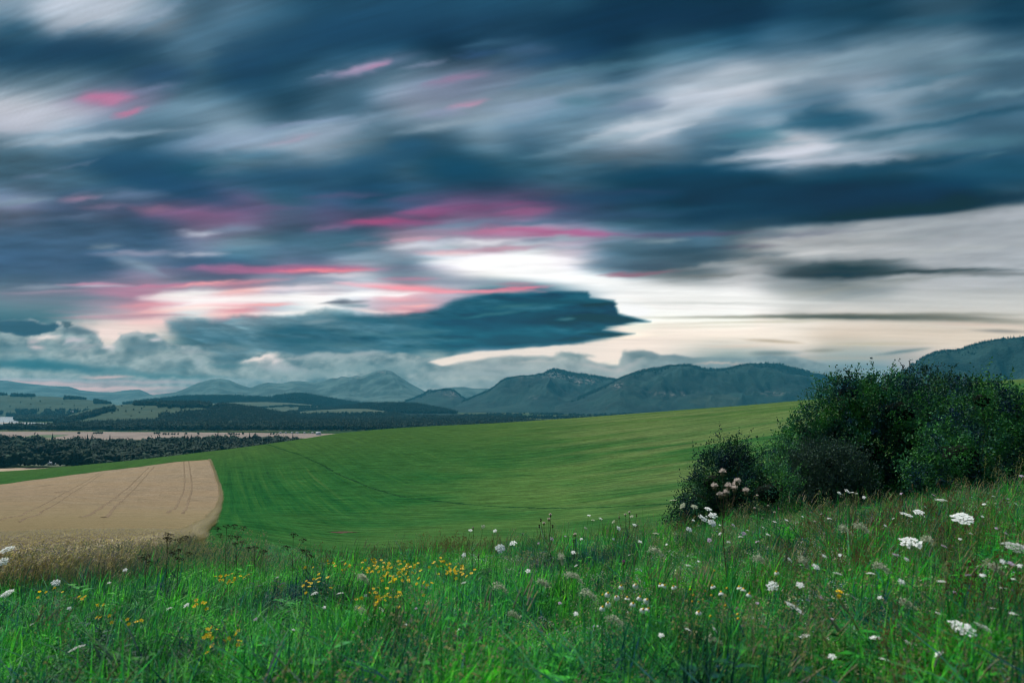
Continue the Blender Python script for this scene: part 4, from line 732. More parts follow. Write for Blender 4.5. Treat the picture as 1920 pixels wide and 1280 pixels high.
# ------------------------------------------------------------------ far houses
wall_w = plain_mat('white_render', (.78, .78, .80), .8, .06, .3); roof_g = plain_mat('grey_roof', (.34, .36, .40), .7, .15, .3); roof_r = plain_mat('brown_roof', (.16, .10, .08), .8, .15, .3)
glass = plain_mat('window_glass', (.03, .045, .06), .15, .1, 1.); door_m = plain_mat('door_wood', (.10, .06, .04), .7, .2, 2.)
def box(x0, x1, y0, y1, z0, z1):
    V = np.array([(x, y, z) for x in (x0, x1) for y in (y0, y1) for z in (z0, z1)], float); return V, np.array([(0,1,3,2),(4,6,7,5),(0,4,5,1),(2,3,7,6),(0,2,6,4),(1,5,7,3)])
def house(px, py, z, w, d, h, rh, label, rot=0., roof=roof_g, depth=None):
    v = valley(px, py) if depth is None else at(px, py, depth)
    t = empty('house', (v[0], v[1], z)); tag(t, label, 'house'); t.rotation_euler.z = rot
    V, F = box(-w/2, w/2, -d/2, d/2, -.5, h); V = np.r_[V, [(-w/2, 0, h+rh), (w/2, 0, h+rh)]]; obj('wall', mesh('wall', V, [F, np.array([[1, 8, 3], [5, 7, 9]])], wall_w), t)
    o = .5; V = np.array([(-w/2-o, -d/2-o, h-.3), (w/2+o, -d/2-o, h-.3), (w/2+o, 0, h+rh+.15), (-w/2-o, 0, h+rh+.15), (-w/2-o, d/2+o, h-.3), (w/2+o, d/2+o, h-.3)]); V = np.r_[V, V+[0, 0, .25]]
    obj('roof', mesh('roof', V, np.array([(6,7,8,9),(9,8,11,10),(0,3,2,1),(3,4,5,2),(0,1,7,6),(4,10,11,5),(0,6,9,3),(3,9,10,4),(1,2,8,7),(2,5,11,8)]), roof), t)
    wm = mesh('window', *box(-.6, .6, -.06, .06, 0, 1.3), glass)
    for x in np.arange(-w/2+1.6, w/2-1.2, 2.9): obj('window', wm, t, (x, -d/2-.02, 1.1))
    obj('door', mesh('door', *box(-.5, .5, -.06, .06, -.4, 2.), door_m), t, (w/2-1.0, -d/2-.02, 0))
house(597, 815, .2, 14, 10, 6, 3, 'white house with grey roof at the end of the stubble field', .05)
for i, (x, w_) in enumerate([(586,5),(571,4),(557,6),(548,5),(536,4),(526,5)]):
    house(x, 812.5, .2, w_*1.3, 5, 2.6, 1.2, ['low white cabin nearest the white house', 'small white cabin second from the white house', 'wide white cabin in the middle of the row', 'white cabin close beside the wide one', 'small white cabin beyond the middle of the row', 'last white cabin at the far end of the row'][i])
house(97, 872, .2, 10, 7, 3.2, 2.8, 'pale roofed house in the clearing of the dark wood', .3); house(166, 872, .2, 9, 6, 3, 2.4, 'small pale house at the edge of the dark wood clearing', -.3)
house(60, 866, .2, 8, 6, 3, 2.4, 'little house half hidden by trees of the clearing', .1, roof_r)
x, y, z = on_hill(hillA, 133, 773); h_ = None
t = (x, y, z)
def house_at(x, y, z, *a, **k):
    global valley; s = valley; valley = lambda *_: (x, y, z); house(0, 0, z, *a, **k); valley = s
house_at(x, y, z, 34, 16, 6, 6, 'long pale barn below the pasture hill above the lake', .1)
# ------------------------------------------------------------------ meadow grass
class MB:
    """collects quads and triangles of several materials into one mesh"""
    def __init__(s): s.V = []; s.F3 = []; s.F4 = []; s.m3 = []; s.m4 = []; s.n = 0
    def add(s, V, F, mi=0):
        V = np.asarray(V, float); F = np.asarray(F)
        if F.shape[1] == 3: s.F3.append(F+s.n); s.m3 += [mi]*len(F)
        else: s.F4.append(F+s.n); s.m4 += [mi]*len(F)
        s.V.append(V); s.n += len(V); return s
    def build(s, name, mats, smooth=False):
        F = []; mi = []
        if s.F3: F.append(np.concatenate(s.F3)); mi += s.m3
        if s.F4: F.append(np.concatenate(s.F4)); mi += s.m4
        return mesh(name, np.concatenate(s.V), F, mats, mi if isinstance(mats, (list, tuple)) and len(mats) > 1 else None, smooth)
def blade(mb, r, base, h, w, lean, az, droop, seg=5, mi=0, twist=0.):
    """one grass blade: a bent, tapering, slightly folded strip"""
    t = np.linspace(0, 1, seg+1); d = np.array([math.cos(az), math.sin(az), 0]); sdir = np.array([-math.sin(az+twist), math.cos(az+twist), 0])
    w = w*1.85; x = lean*t+droop*t**2.2; z = t*(1-.25*droop/h*t**2 if h > 0 else 1); L = np.c_[d[0]*x, d[1]*x, h*z*(1-.35*min(1, droop/h)*t**2)]+base
    ww = w*(1-t**1.8)*.5+.0004; V = np.stack([L-sdir*ww[:, None], L+sdir*ww[:, None]], 1).reshape(-1, 3); i = np.arange(seg)*2
    mb.add(V, np.c_[i, i+1, i+3, i+2], mi); return L[-1]
def tube(mb, P, r0, r1, mi=0, n=4):
    P = np.asarray(P, float); k = len(P); rad = np.linspace(r0, r1, k); d = np.gradient(P, axis=0); d /= np.linalg.norm(d, axis=1)[:, None]+1e-9
    a = np.cross(d, [0.31, .95, 0.02]); a /= np.linalg.norm(a, axis=1)[:, None]+1e-9; b = np.cross(d, a); th = np.arange(n)*2*math.pi/n
    V = (P[:, None]+(np.cos(th)[None, :, None]*a[:, None]+np.sin(th)[None, :, None]*b[:, None])*rad[:, None, None]).reshape(-1, 3)
    i, j = np.meshgrid(np.arange(k-1), np.arange(n), indexing='ij'); i, j = i.ravel(), j.ravel()
    mb.add(V, np.c_[i*n+j, i*n+(j+1) % n, (i+1)*n+(j+1) % n, (i+1)*n+j], mi)
WIND = np.array([.86, .2, 0])                           # plants lean with the wind, towards the right
g_deep = leaf_mat('grass_deep_shade', (.006, .115, .030), (.055, .360, .050), dry=(.12, .22, .05), trans=.5, drya=.62, dryb=.8, patch=True)  # deep green kept extra dark to put shadow between blades into the colour
g_bright = leaf_mat('grass_bright_lit', (.050, .32, .045), (.115, .43, .065), dry=(.22, .27, .08), trans=.5, drya=.58, dryb=.78, patch=True)  # fresh green raised so that the lit blades are partly painted in
g_blue = leaf_mat('grass_blue', (.020, .16, .06), (.055, .26, .10), trans=.45, patch=True)
g_straw = leaf_mat('grass_straw', (.20, .24, .09), (.34, .33, .15), trans=.3)
g_seed = leaf_mat('grass_seed', (.22, .24, .12), (.34, .30, .18), trans=.3, scale=5)
g_tiny = leaf_mat('tiny_white_floret', (.62, .66, .56), (.80, .82, .76), trans=.3, scale=8)
g_brown = leaf_mat('brown_seed', (.16, .085, .04), (.24, .13, .07), trans=.15, scale=5)
GM = [g_deep, g_bright, g_blue, g_straw, g_seed, g_brown, g_tiny]
def tuft(seed, n, h, spread, w, mis, droop=.5, lean=.35):
    r = np.random.default_rng(seed); mb = MB()
    for k in range(int(n*.78)):
        b = np.array([r.normal()*spread, r.normal()*spread, -.03]); az = r.random()*6.28; hh = h*(.45+.75*r.random()); l = hh*lean*r.random()
        # wind
        az = math.atan2(math.sin(az)+.5*WIND[1], math.cos(az)+.9*WIND[0])
        blade(mb, r, b, hh, w*(.6+.8*r.random()), l, az, hh*droop*r.random()**1.3*1.2, 5, int(r.choice(mis)), r.normal()*.5)
    return mb.build('tuft', GM)
def panicle(mb, r, base, h, lean, mi_s, mi_h, kind):
    """flowering grass stalk: a thin culm and a seed head"""
    az = r.normal()*.7; P = [base+np.array([math.cos(az)*lean*t**1.7, math.sin(az)*lean*t**1.7, h*t]) for t in np.linspace(0, 1, 6)]
    tube(mb, P, .0012, .0007, mi_s, 3); top = P[-1]; d = P[-1]-P[-2]; d /= np.linalg.norm(d)
    if kind == 0:      # dense spike
        tube(mb, [top-d*.01, top+d*.02, top+d*.05+[.004, 0, 0], top+d*.08+[.012, 0, 0]], .0035, .0015, mi_h, 5)
    else:              # loose panicle
        for k in range(16):
            q = top-d*.11*(k/16)+0; s = .035*(.3+k/16); a = r.random()*6.28; e = q+np.array([math.cos(a)*s, math.sin(a)*s, .012-.02*(k/16)]); u = r.normal(size=3)*.003
            mb.add([q, q+[0, 0, .0009], e], [[0, 1, 2]], mi_s); mb.add([e+u, e-u, e+[0, 0, .009], e+[.003, .002, -.003]], [[0, 2, 1, 3]], mi_h)
def forb(seed, h, mi, nl=26, size=.035):
    """leafy herb: stem and small pointed leaves in pairs"""
    r = np.random.default_rng(seed); mb = MB()
    for s in range(5):
        b = np.array([r.normal()*.05, r.normal()*.05, -.02]); hh = h*(.6+.5*r.random()); ln = .08+.1*r.random(); az = r.normal()*.8
        P = [b+np.array([math.cos(az)*ln*t*t, math.sin(az)*ln*t*t, hh*t]) for t in np.linspace(0, 1, 5)]; tube(mb, P, .002, .001, mi, 3)
        for k in range(nl):
            t = .15+.85*k/nl; p = b+np.array([math.cos(az)*ln*t*t, math.sin(az)*ln*t*t, hh*t]); a = k*2.4+r.normal()*.4; L = size*(1.2-.6*t)*(.7+.6*r.random())
            d = np.array([math.cos(a), math.sin(a), .35+.3*r.normal()]); n_ = np.cross(d, [0, 0, 1]); n_ /= np.linalg.norm(n_); 
            mb.add([p, p+d*L*.45+n_*L*.2, p+d*L-[0, 0, L*.25], p+d*L*.45-n_*L*.2], [[0, 1, 2, 3]], mi)
    return mb.build('herb', GM)
def bedstraw(seed, h, mi):
    '''cloud of pinhead pale florets over thin stems'''
    r = np.random.default_rng(seed); mb = MB()
    for s in range(6):
        b = np.array([r.normal()*.05, r.normal()*.05, 0]); top = b+np.array([.06+r.normal()*.05, r.normal()*.05, h*(.7+.4*r.random())]); tube(mb, [b, (b+top)/2+[-.01, 0, 0], top], .0012, .0007, 2, 3)
        for k in range(34):
            c = top+np.array([r.normal()*.026, r.normal()*.026, -abs(r.normal())*.05]); e1, e2 = r.normal(size=3)*.0028, r.normal(size=3)*.0028; mb.add([c+e1, c+e2, c-e1, c-e2], [[0, 1, 2, 3]], mi)
        for k in range(10):
            t = .1+.08*k; p = b+(top-b)*t; a = k*2.4; d = np.array([math.cos(a), math.sin(a), .2]); n_ = np.cross(d, [0, 0, 1]); mb.add([p, p+d*.012+n_*.003, p+d*.026, p+d*.012-n_*.003], [[0, 1, 2, 3]], 2)
    return mb.build('herb', GM)
def seedhead_tuft(seed, n, h, kind, ms, mh):
    r = np.random.default_rng(seed); mb = MB()
    for k in range(n): panicle(mb, r, np.array([r.normal()*.06, r.normal()*.06, 0]), h*(.7+.45*r.random()), .05+.16*r.random(), ms, mh, kind)
    for k in range(8): blade(mb, r, np.array([r.normal()*.04, r.normal()*.04, 0]), h*.6, .004, .08, r.random()*6.28, h*.2*r.random(), 4, ms)
    return mb.build('tuft', GM)
TUFT = [tuft(1, 46, .42, .07, .0055, [0, 0, 0, 2]), tuft(2, 46, .50, .08, .005, [0, 0, 1, 2]), tuft(3, 44, .40, .07, .006, [1, 0]), tuft(4, 40, .58, .06, .0055, [0, 1], .8),
        tuft(5, 38, .36, .09, .0075, [1, 1, 0]), tuft(6, 36, .5, .07, .004, [2, 2, 0, 0, 1], .9), tuft(7, 30, .62, .05, .009, [0, 2, 2], .9, .5), tuft(8, 40, .45, .09, .004, [3, 1, 1, 0, 1], .6),
        forb(9, .38, 0), forb(10, .42, 2, 30, .03), forb(11, .34, 1, 22, .045), forb(12, .3, 0, 34, .022),
        seedhead_tuft(13, 7, .62, 1, 3, 4), seedhead_tuft(14, 7, .55, 0, 0, 4), seedhead_tuft(15, 8, .58, 1, 2, 4), seedhead_tuft(16, 8, .5, 1, 5, 5),
        forb(17, .34, 1, 16, .085), forb(18, .40, 0, 14, .10), bedstraw(19, .42, 4), bedstraw(20, .36, 6), tuft(21, 22, .44, .09, .013, [1, 0, 1], .9, .5)]
def polar(n, r0, r1, a0, a1, p=2.0):
    r = (rng.random(n)*(r1**p-r0**p)+r0**p)**(1/p); a = R(a0)+(R(a1)-R(a0))*rng.random(n); return np.sin(a)*r, np.cos(a)*r, r, a
def wheat_mask(x, y): r = np.hypot(x, y); a = np.arctan2(x, y); return (r > Rn) & (a < np.interp(r, ER, EA)) & (a > R(-62))
gx, gy, gr_, ga = [], [], [], []
for n_, r0, r1, a0, a1, p in [(9500, .75, 4.0, -52, 52, 1.6), (17500, 4.0, 10.5, -47, 47, 1.7), (9500, 10.5, 17, -44, 50, 2), (4200, 9, 27, 14, 50, 2), (1500, .9, 7, 50, 310, 2)]:
    x, y, r, a = polar(n_, r0, r1, a0, a1, p); gx.append(x); gy.append(y); gr_.append(r); ga.append(a)
gx, gy, gr_, ga = map(np.concatenate, (gx, gy, gr_, ga)); k = ~wheat_mask(gx, gy); gx, gy, gr_, ga = gx[k], gy[k], gr_[k], ga[k]; n = len(gx)
f1 = fbm(gx/1.6, gy/1.6, 101, 3); f2 = fbm(gx/.8, gy/.8, 102, 3); f3 = fbm(gx/2.6, gy/2.6, 103, 3); u = rng.random(n)
right = sstep(0, .45, ga)
which = np.where(f1 > .12, rng.choice([1, 3, 6, 0], n), np.where(f1 < -.15, rng.choice([0, 5, 2], n), rng.choice([0, 1, 2, 3], n)))
which = np.where((u < .24+.2*(f2 > .1)), rng.choice([8, 9, 10, 11], n), which)
which = np.where((rng.random(n) < .35*right) & (f3 > -.15), rng.choice([2, 4, 10, 7], n), which)
u3 = rng.random(n); which = np.where(u3 < .014+.02*(f3 > .2)+.03*right*(gr_ > 4), rng.choice([12, 13, 14], n), which)
u4 = rng.random(n); which = np.where(u4 < .05, 16, np.where(u4 < .09, 17, np.where(u4 < .13, 20, which)))
mid = sstep(-.25, .1, ga)*(gr_ > 3.2); u5 = rng.random(n); which = np.where((u5 < (.05+.22*(f2 > .12))*mid), np.where(rng.random(n) < .45, 19, 18), which)
# rust-brown seeding patches
def spot(px, py, r_): d = ray(px, py)[0]; a = math.atan2(d, 1); return math.sin(a)*r_, math.cos(a)*r_
for (px, r_, rad, pr) in [(850, 9.2, .55, .75), (790, 9.6, .5, .5), (1480, 5.2, .35, .5), (1590, 5.4, .3, .5), (1330, 8.6, .5, .3), (1650, 6.6, .5, .3), (1790, 7.2, .6, .35), (1900, 6., .5, .4), (1150, 9.6, .6, .25), (1030, 9.8, .5, .25), (700, 9.4, .6, .2), (1700, 3.2, .25, .3), (590, 9, .6, .15), (1450, 7, .5, .2), (1850, 4.4, .3, .3)]:
    cx, cyy = spot(px, 1000, r_); dd = np.hypot(gx-cx, gy-cyy); which = np.where((dd < rad*1.4) & (rng.random(n) < .5*pr*np.exp(-(dd/rad)**2)), 15, which)
hs = (.46+.50*rng.random(n)**1.3)*(1+.30*f1)*(1+.10*f3)*np.where(gr_ < 1.7, .6, 1)*(1+.06*right)
# keep the nearest growth under the line of sight
camfree = np.clip((-(ground_z(gx, gy)-CZ)-.22*gr_-.05)/.55, .35, 1.4); hs = np.minimum(hs, np.where(gr_ < 3, camfree*1.25, 9))
near = sstep(4.2, 2.2, gr_); which = np.where(rng.random(n) < .5*near, rng.choice([4, 6, 20, 20, 16, 17], n), which); wd = 1+.45*near; sc = np.c_[hs*wd*rng.uniform(.9, 1.3, n), hs*wd*rng.uniform(.9, 1.3, n), hs]
scatter('meadow_grass', np.c_[gx, gy, ground_z(gx, gy)], sc, rng.normal(size=n)*.7, which, TUFT, label='tall uncut meadow grass and herbs', cat=None)
# rough grass beyond the brow of the meadow, down to the bushes and the green slope
x, y, r, a = polar(7000, 15, 60, -22, 50, 1.6); k = ~wheat_mask(x, y); x, y = x[k], y[k]; n = len(x)
scatter('rough_grass', np.c_[x, y, ground_z(x, y)], np.c_[np.full((n, 2), 1.6), .5+.3*rng.random(n)]*rng.uniform(.7, 1.2, (n, 1)), rng.random(n)*6, rng.integers(0, 6, n), TUFT[:6])
# ------------------------------------------------------------------ standing wheat along the near side of the field
w_st = leaf_mat('wheat_straw', (.44, .37, .17), (.58, .49, .26), trans=.35, scale=3.); w_ear = leaf_mat('wheat_ear', (.46, .39, .22), (.60, .52, .34), trans=.3, scale=6.)
def wheat_tuft(seed, n=14):
    r = np.random.default_rng(seed); mb = MB()
    for k in range(n):
        b = np.array([r.normal()*.12, r.normal()*.12, 0]); h = .78+.16*r.random(); az = r.normal()*.9; ln = .06+.1*r.random()
        P = [b+np.array([math.cos(az)*ln*t**2, math.sin(az)*ln*t**2, h*t]) for t in np.linspace(0, 1, 5)]; tube(mb, P, .0018, .0013, 0, 3)
        q = P[-1]; d = np.array([math.cos(az)*.7, math.sin(az)*.7, .5]); E = [q, q+d*.03+[0, 0, .012], q+d*.07+[0, 0, .012], q+d*.105-[0, 0, .002]]; tube(mb, E, .0065, .004, 1, 4)
        for j in range(5): s = q+d*(.02+.02*j); mb.add([s, s+[0, .001, .001], s+d*.06+r.normal(size=3)*.014+[0, 0, .02]], [[0, 1, 2]], 1)
        if r.random() < .7: blade(mb, r, b+[0, 0, h*.35], h*.3, .008, .1, r.random()*6.28, .12, 3, 0)
    return mb.build('stalks', [w_st, w_ear])
WT = [wheat_tuft(s) for s in (1, 2, 3, 4)]
x, y, r, a = polar(36000, Rn-.6, 40, -50, -20, 1.5); k = (wheat_mask(x*1.03+.5, y*1.03) | wheat_mask(x, y)); x, y, r = x[k], y[k], r[k]; n = len(x)
scatter('standing_wheat', np.c_[x, y, ground_z(x, y)], np.c_[np.full((n, 2), 1.), np.full(n, 1.)]*rng.uniform(.92, 1.14, (n, 1)), rng.normal(size=n)*.6, rng.integers(0, 4, n), WT, label='ripe wheat stalks and ears at the near edge of the field')
x, y, r, a = polar(2600, 8.8, Rn+.5, -46, -20, 1.); n = len(x)
scatter('tall_border_grass', np.c_[x, y, ground_z(x, y)], np.c_[np.full((n, 2), 1.3), np.full(n, 1.15)]*rng.uniform(.7, 1.2, (n, 1)), rng.normal(size=n)*.7, rng.choice([2, 4, 7, 14, 5, 3, 10, 2], n), TUFT)
x, y, r, a = polar(3600, 9.4, 14.5, -46, -24, 1.); n = len(x)
scatter('tall_border_grass', np.c_[x, y, ground_z(x, y)], np.c_[np.full((n, 2), 1.4), np.full(n, 1.)]*(np.interp(r, [9.4, 11, 14.5], [1.0, 1.35, 1.7])*rng.uniform(.75, 1.1, n))[:, None], rng.normal(size=n)*.7, rng.choice([2, 4, 2, 0, 14, 5, 3, 18, 10], n), TUFT)
x, y, r, a = polar(6000, 8.6, 12.0, -48, -29, 1.); k = ~wheat_mask(x, y) & (rng.random(len(x)) < sstep(8.6, 11.5, r)*.4); x, y = x[k], y[k]; n = len(x)
scatter('standing_wheat', np.c_[x, y, ground_z(x, y)], rng.uniform(.5, .85, n), rng.normal(size=n)*.6, rng.integers(0, 4, n), WT)
# the open side of the crop: stalks along the edge that faces the green slope
r = np.exp(rng.uniform(math.log(10.5), math.log(370), 11000)); a = np.interp(r, ER, EA)+rng.normal(size=len(r))*.22/r+.0022*fbm_s(np.log(r)*14, 0*r, 91, 4); x, y = np.sin(a)*r, np.cos(a)*r; n = len(x)
scatter('standing_wheat', np.c_[x, y, ground_z(x, y)], np.c_[np.full((n, 2), 1.3), np.full(n, .95)]*rng.uniform(.9, 1.1, (n, 1)), rng.normal(size=n)*.6, rng.integers(0, 4, n), WT)
# ------------------------------------------------------------------ flowers
white = plain_mat('white_petal', (.86, .88, .86), .6, .10, 60, .35); cream_m = plain_mat('pale_seed_fluff', (.50, .53, .40), .8, .2, 60, .4); stem_m = plain_mat('flower_stem', (.05, .16, .04), .6, .3, 20, .2)
stem_d = plain_mat('dry_stem', (.075, .06, .035), .8, .3, 20); leaf_m = leaf_mat('herb_leaf', (.02, .12, .03), (.05, .18, .05), trans=.4); yellow = plain_mat('yellow_petal', (.95, .62, .015), .5, .1, 60, .4); orange = plain_mat('yellow_disc', (.75, .42, .02), .7, .2, 200)
fluff = plain_mat('thistle_down', (.62, .54, .50), .9, .15, 80, .5); bract = plain_mat('thistle_bract', (.10, .085, .05), .8, .3, 90); purple = plain_mat('purple_floret', (.36, .10, .30), .7, .2, 90, .3); dark_seed = plain_mat('dark_umbel_seed', (.045, .038, .022), .9, .3, 60)
rust = plain_mat('rust_seed', (.15, .065, .03), .9, .3, 60); pinkm = plain_mat('pale_mauve_petal', (.52, .40, .55), .6, .2, 80, .3)
MATS = [stem_m, leaf_m, white, yellow, orange, cream_m, fluff, bract, purple, dark_seed, rust, stem_d, pinkm]
ST, LF_, WHT, YEL, ORG, CRM, FLF, BRC, PUR, DRK, RST, STD, PNK = range(13)
def curve_stem(h, lean, az, n=7): t = np.linspace(0, 1, n); return np.c_[np.cos(az)*lean*t**1.8, np.sin(az)*lean*t**1.8, h*t]
def part(name, mb, parent, mats=None):
    used = sorted(set(mb.m3+mb.m4)); mb.m3 = [used.index(i) for i in mb.m3]; mb.m4 = [used.index(i) for i in mb.m4]
    return obj(name, mb.build(name, [MATS[i] for i in used] if len(used) > 1 else MATS[used[0]]), parent)
def leaflets(mb, p, d, L, n, mi=LF_, w=.35, fine=False):
    """feathery leaf"""
    d = d/np.linalg.norm(d); s = np.cross(d, [0, 0, 1]); s /= np.linalg.norm(s)+1e-9
    tube(mb, [p, p+d*L*.5+[0, 0, L*.06], p+d*L-[0, 0, L*.08]], .001, .0005, mi, 3)
    for k in range(n):
        t = .2+.8*k/n; q = p+d*L*t+[0, 0, L*.07*(1-abs(2*t-1))-L*.05*t]; l = L*.30*(1.1-t)
        for sg in (-1, 1):
            e = q+s*sg*l+d*l*.5; m_ = q+(s*sg*l*.5+d*l*.35)+d*l*w; mm = q+(s*sg*l*.5+d*l*.1)-d*l*w*.3; mb.add([q, mm, e, m_], [[0, 1, 2, 3]], mi)
def umbel(mb, c, nrm, rad, r, mi_f=WHT, mi_s=ST, rays=26, dome=.25, fl=.0045, dens=7):
    """flat-topped flower head: rays ending in clusters of tiny florets"""
    nrm = nrm/np.linalg.norm(nrm); a = np.cross(nrm, [.3, 1, 0]); a /= np.linalg.norm(a); b = np.cross(nrm, a); root = c-nrm*rad*.75
    for k in range(rays):
        q = math.sqrt((k+.5)/rays); th = k*2.39996+r.normal()*.1; p = c+(a*math.cos(th)+b*math.sin(th))*rad*q+nrm*rad*dome*(1-q*q)+r.normal(size=3)*rad*.03
        mb.add([root, root+a*.0008, p], [[0, 1, 2]], mi_s); cr = rad/math.sqrt(rays)*.95
        for j in range(dens):
            t2 = j*2.4; o = p+(a*math.cos(t2)+b*math.sin(t2))*cr*math.sqrt(j/dens)+nrm*r.normal()*cr*.15; z = nrm*fl*.3; an = r.random()*3
            e1, e2 = (a*math.cos(an)+b*math.sin(an))*fl, (b*math.cos(an)-a*math.sin(an))*fl
            mb.add([o+e1, o+e2+z, o-e1, o-e2-z], [[0, 1, 2, 3]], mi_f)
def plant_base(px, py, h, r0=1.2, r1=30):
    h = h*1.0
    """ground spot whose plant, H tall, carries its head at a picture point"""
    d = ray(px, py); s = np.linspace(r0, r1, 1200)/math.hypot(d[0], 1); x, y, z = d[0]*s, s, CZ+d[2]*s; g = z-ground_z(x, y)
    k = int(np.argmin(np.abs(g-h)+.02*s)); return float(x[k]), float(y[k]), float(ground_z(x[k], y[k])), float(z[k]-ground_z(x[k], y[k]))
def rooted(name, px, py, h, label, cat, group=None, off=(0, 0)):
    x, y, g, hh = plant_base(px, py, h); t = empty(name, (x-off[0], y-off[1], g)); tag(t, label, cat, group); return t, max(.12, hh), x, y, g
def wild_carrot(px, py, h, rad, label, group=None, seed=0, tilt=.25, mi=WHT, rays=26, name='wild_carrot', cat='wildflower', heads=1):
    r = np.random.default_rng(seed+int(px*7+py)); lean = .06+.10*r.random(); az = r.normal()*.35
    t, hh, *_ = rooted(name, px, py, h, label, cat, group, (math.cos(az)*lean, math.sin(az)*lean))
    P = curve_stem(hh, lean, az); mb = MB(); tube(mb, P*[1, 1, 1]-[0, 0, 0], .0026, .0014, ST, 5); c = P[-1]; P2 = [c]
    heads_c = [(c, rad)]
    for k in range(heads-1):
        q = P[4]; e = c+np.array([(-1)**k*(.05+.03*k)+r.normal()*.01, r.normal()*.03, -.02-.015*r.random()]); tube(mb, [q, (q+e)/2+[0, 0, -.01], e-[0, 0, rad*.5]], .0014, .001, ST, 4); heads_c.append((e, rad*(.7+.2*r.random())))
    part('stem', mb, t)
    for c, rd in heads_c:
        mb = MB(); nrm = np.array([.4*r.normal()+tilt*.3, -tilt*.7+.35*r.normal(), 1]); rd = rd*1.12; umbel(mb, c, nrm, rd, r, mi, ST, rays, .22, rd*.10+.0008); part('flower_head', mb, t)
    for k in range(3 if rad > .021 else 1): mb = MB(); q = P[1+k]; an = r.random()*6.28; leaflets(mb, q, np.array([math.cos(an), math.sin(an), .45]), .13-.02*k, 9); part('leaf', mb, t)
    return t
def daisy_head(mb, c, nrm, r, R_=.012, droop=.6):
    nrm = nrm/np.linalg.norm(nrm); a = np.cross(nrm, [.3, 1, 0]); a /= np.linalg.norm(a); b = np.cross(nrm, a); n = 13
    for k in range(n):
        th = k*2*math.pi/n; d = a*math.cos(th)+b*math.sin(th); s = b*math.cos(th)-a*math.sin(th); p0 = c+d*.004; p1 = c+d*R_*.75-nrm*R_*.25*droop; p2 = c+d*R_-nrm*R_*droop
        mb.add([p0-s*.0012, p0+s*.0012, p1+s*.0026, p2+s*.0014, p2-s*.0014, p1-s*.0026], [[0, 1, 2, 5], [5, 2, 3, 4]], WHT)
    return a, b
def cone(mb, c, nrm, rad, h, mi, n=8, lv=4):
    nrm = nrm/np.linalg.norm(nrm); a = np.cross(nrm, [.3, 1, 0]); a /= np.linalg.norm(a); b = np.cross(nrm, a); th = np.arange(n)*2*math.pi/n; V = []
    for k in range(lv): q = k/(lv-1)*math.pi/2*.96; V.append(c+(np.cos(th)[:, None]*a+np.sin(th)[:, None]*b)*rad*math.cos(q)+nrm*h*math.sin(q))
    V = np.concatenate(V); i, j = np.meshgrid(np.arange(lv-1), np.arange(n), indexing='ij'); i, j = i.ravel(), j.ravel(); mb.add(V, np.c_[i*n+j, i*n+(j+1) % n, (i+1)*n+(j+1) % n, (i+1)*n+j], mi)
def chamomile(px, py, h, label, group, seed=0, sz=1.0, bare=False):
    r = np.random.default_rng(seed+int(px*3+py)); az = r.normal()*.5; lean = .05+.06*r.random()
    t, hh, *_ = rooted('chamomile', px, py, h, label, 'wildflower', group, (math.cos(az)*lean, math.sin(az)*lean)); P = curve_stem(hh, lean, az)
    mb = MB(); tube(mb, P, .0016, .001, ST, 4); part('stem', mb, t); nrm = np.array([.25*r.normal(), -.25+.3*r.normal(), 1.])
    if not bare: mb = MB(); daisy_head(mb, P[-1], nrm, r, .0135*sz, .55+.5*r.random()); part('petals', mb, t)
    mb = MB(); cone(mb, P[-1], nrm, .0052*sz, .0075*sz, ORG); part('disc', mb, t)
    for k in range(2): mb = MB(); an = r.random()*6.28; leaflets(mb, P[2+k], np.array([math.cos(an), math.sin(an), .5]), .05, 7, LF_, .12); part('leaf', mb, t)
    return t
def yellow_herb(px, py, h, nf, label, group, seed=0, spread=.06):
    r = np.random.default_rng(seed+int(px*5+py)); az = r.normal()*.4; lean = .05+.05*r.random()
    t, hh, *_ = rooted('yellow_wildflower', px, py, h, label, 'wildflower', group, (math.cos(az)*lean, math.sin(az)*lean)); P = curve_stem(hh, lean, az); mb = MB(); tube(mb, P, .002, .0012, ST, 4); fl = MB()
    for k in range(max(2, int(nf*.95))):
        c = P[-1]+np.array([r.normal()*spread*.6, r.normal()*spread*.6, -abs(r.normal())*spread*.55]); tube(mb, [P[4]+(P[5]-P[4])*r.random(), (P[5]+c)/2-[0, 0, .01], c], .001, .0008, ST, 3)
        nrm = np.array([.5*r.normal(), -.35+.5*r.normal(), .9]); nrm /= np.linalg.norm(nrm); a = np.cross(nrm, [.3, 1, 0]); a /= np.linalg.norm(a); b = np.cross(nrm, a); rad = .0120+.0035*r.random(); ph = r.random()
        for j in range(5):
            th = ph+j*2*math.pi/5; d = a*math.cos(th)+b*math.sin(th); s = b*math.cos(th)-a*math.sin(th)
            fl.add([c, c+d*rad*.6+s*rad*.34+nrm*rad*.15, c+d*rad+nrm*rad*.1, c+d*rad*.6-s*rad*.34+nrm*rad*.15], [[0, 1, 2, 3]], YEL)
        cone(fl, c, nrm, rad*.22, rad*.4, ORG, 5, 3)
    part('stem', mb, t); o = part('flowers', fl, t); o['kind'] = 'stuff'; mb = MB()
    for k in range(18):
        q = P[0]+(P[-1]-P[0])*(.2+.75*k/18); q = np.array([np.interp(q[2], P[:, 2], P[:, 0]), np.interp(q[2], P[:, 2], P[:, 1]), q[2]]); an = k*1.57+r.normal()*.2; d = np.array([math.cos(an), math.sin(an), .4]); s = np.cross(d, [0, 0, 1]); L = .022
        mb.add([q, q+d*L*.5+s*L*.25, q+d*L, q+d*L*.5-s*L*.25], [[0, 1, 2, 3]], LF_)
    o = part('leaves', mb, t); o['kind'] = 'stuff'; return t
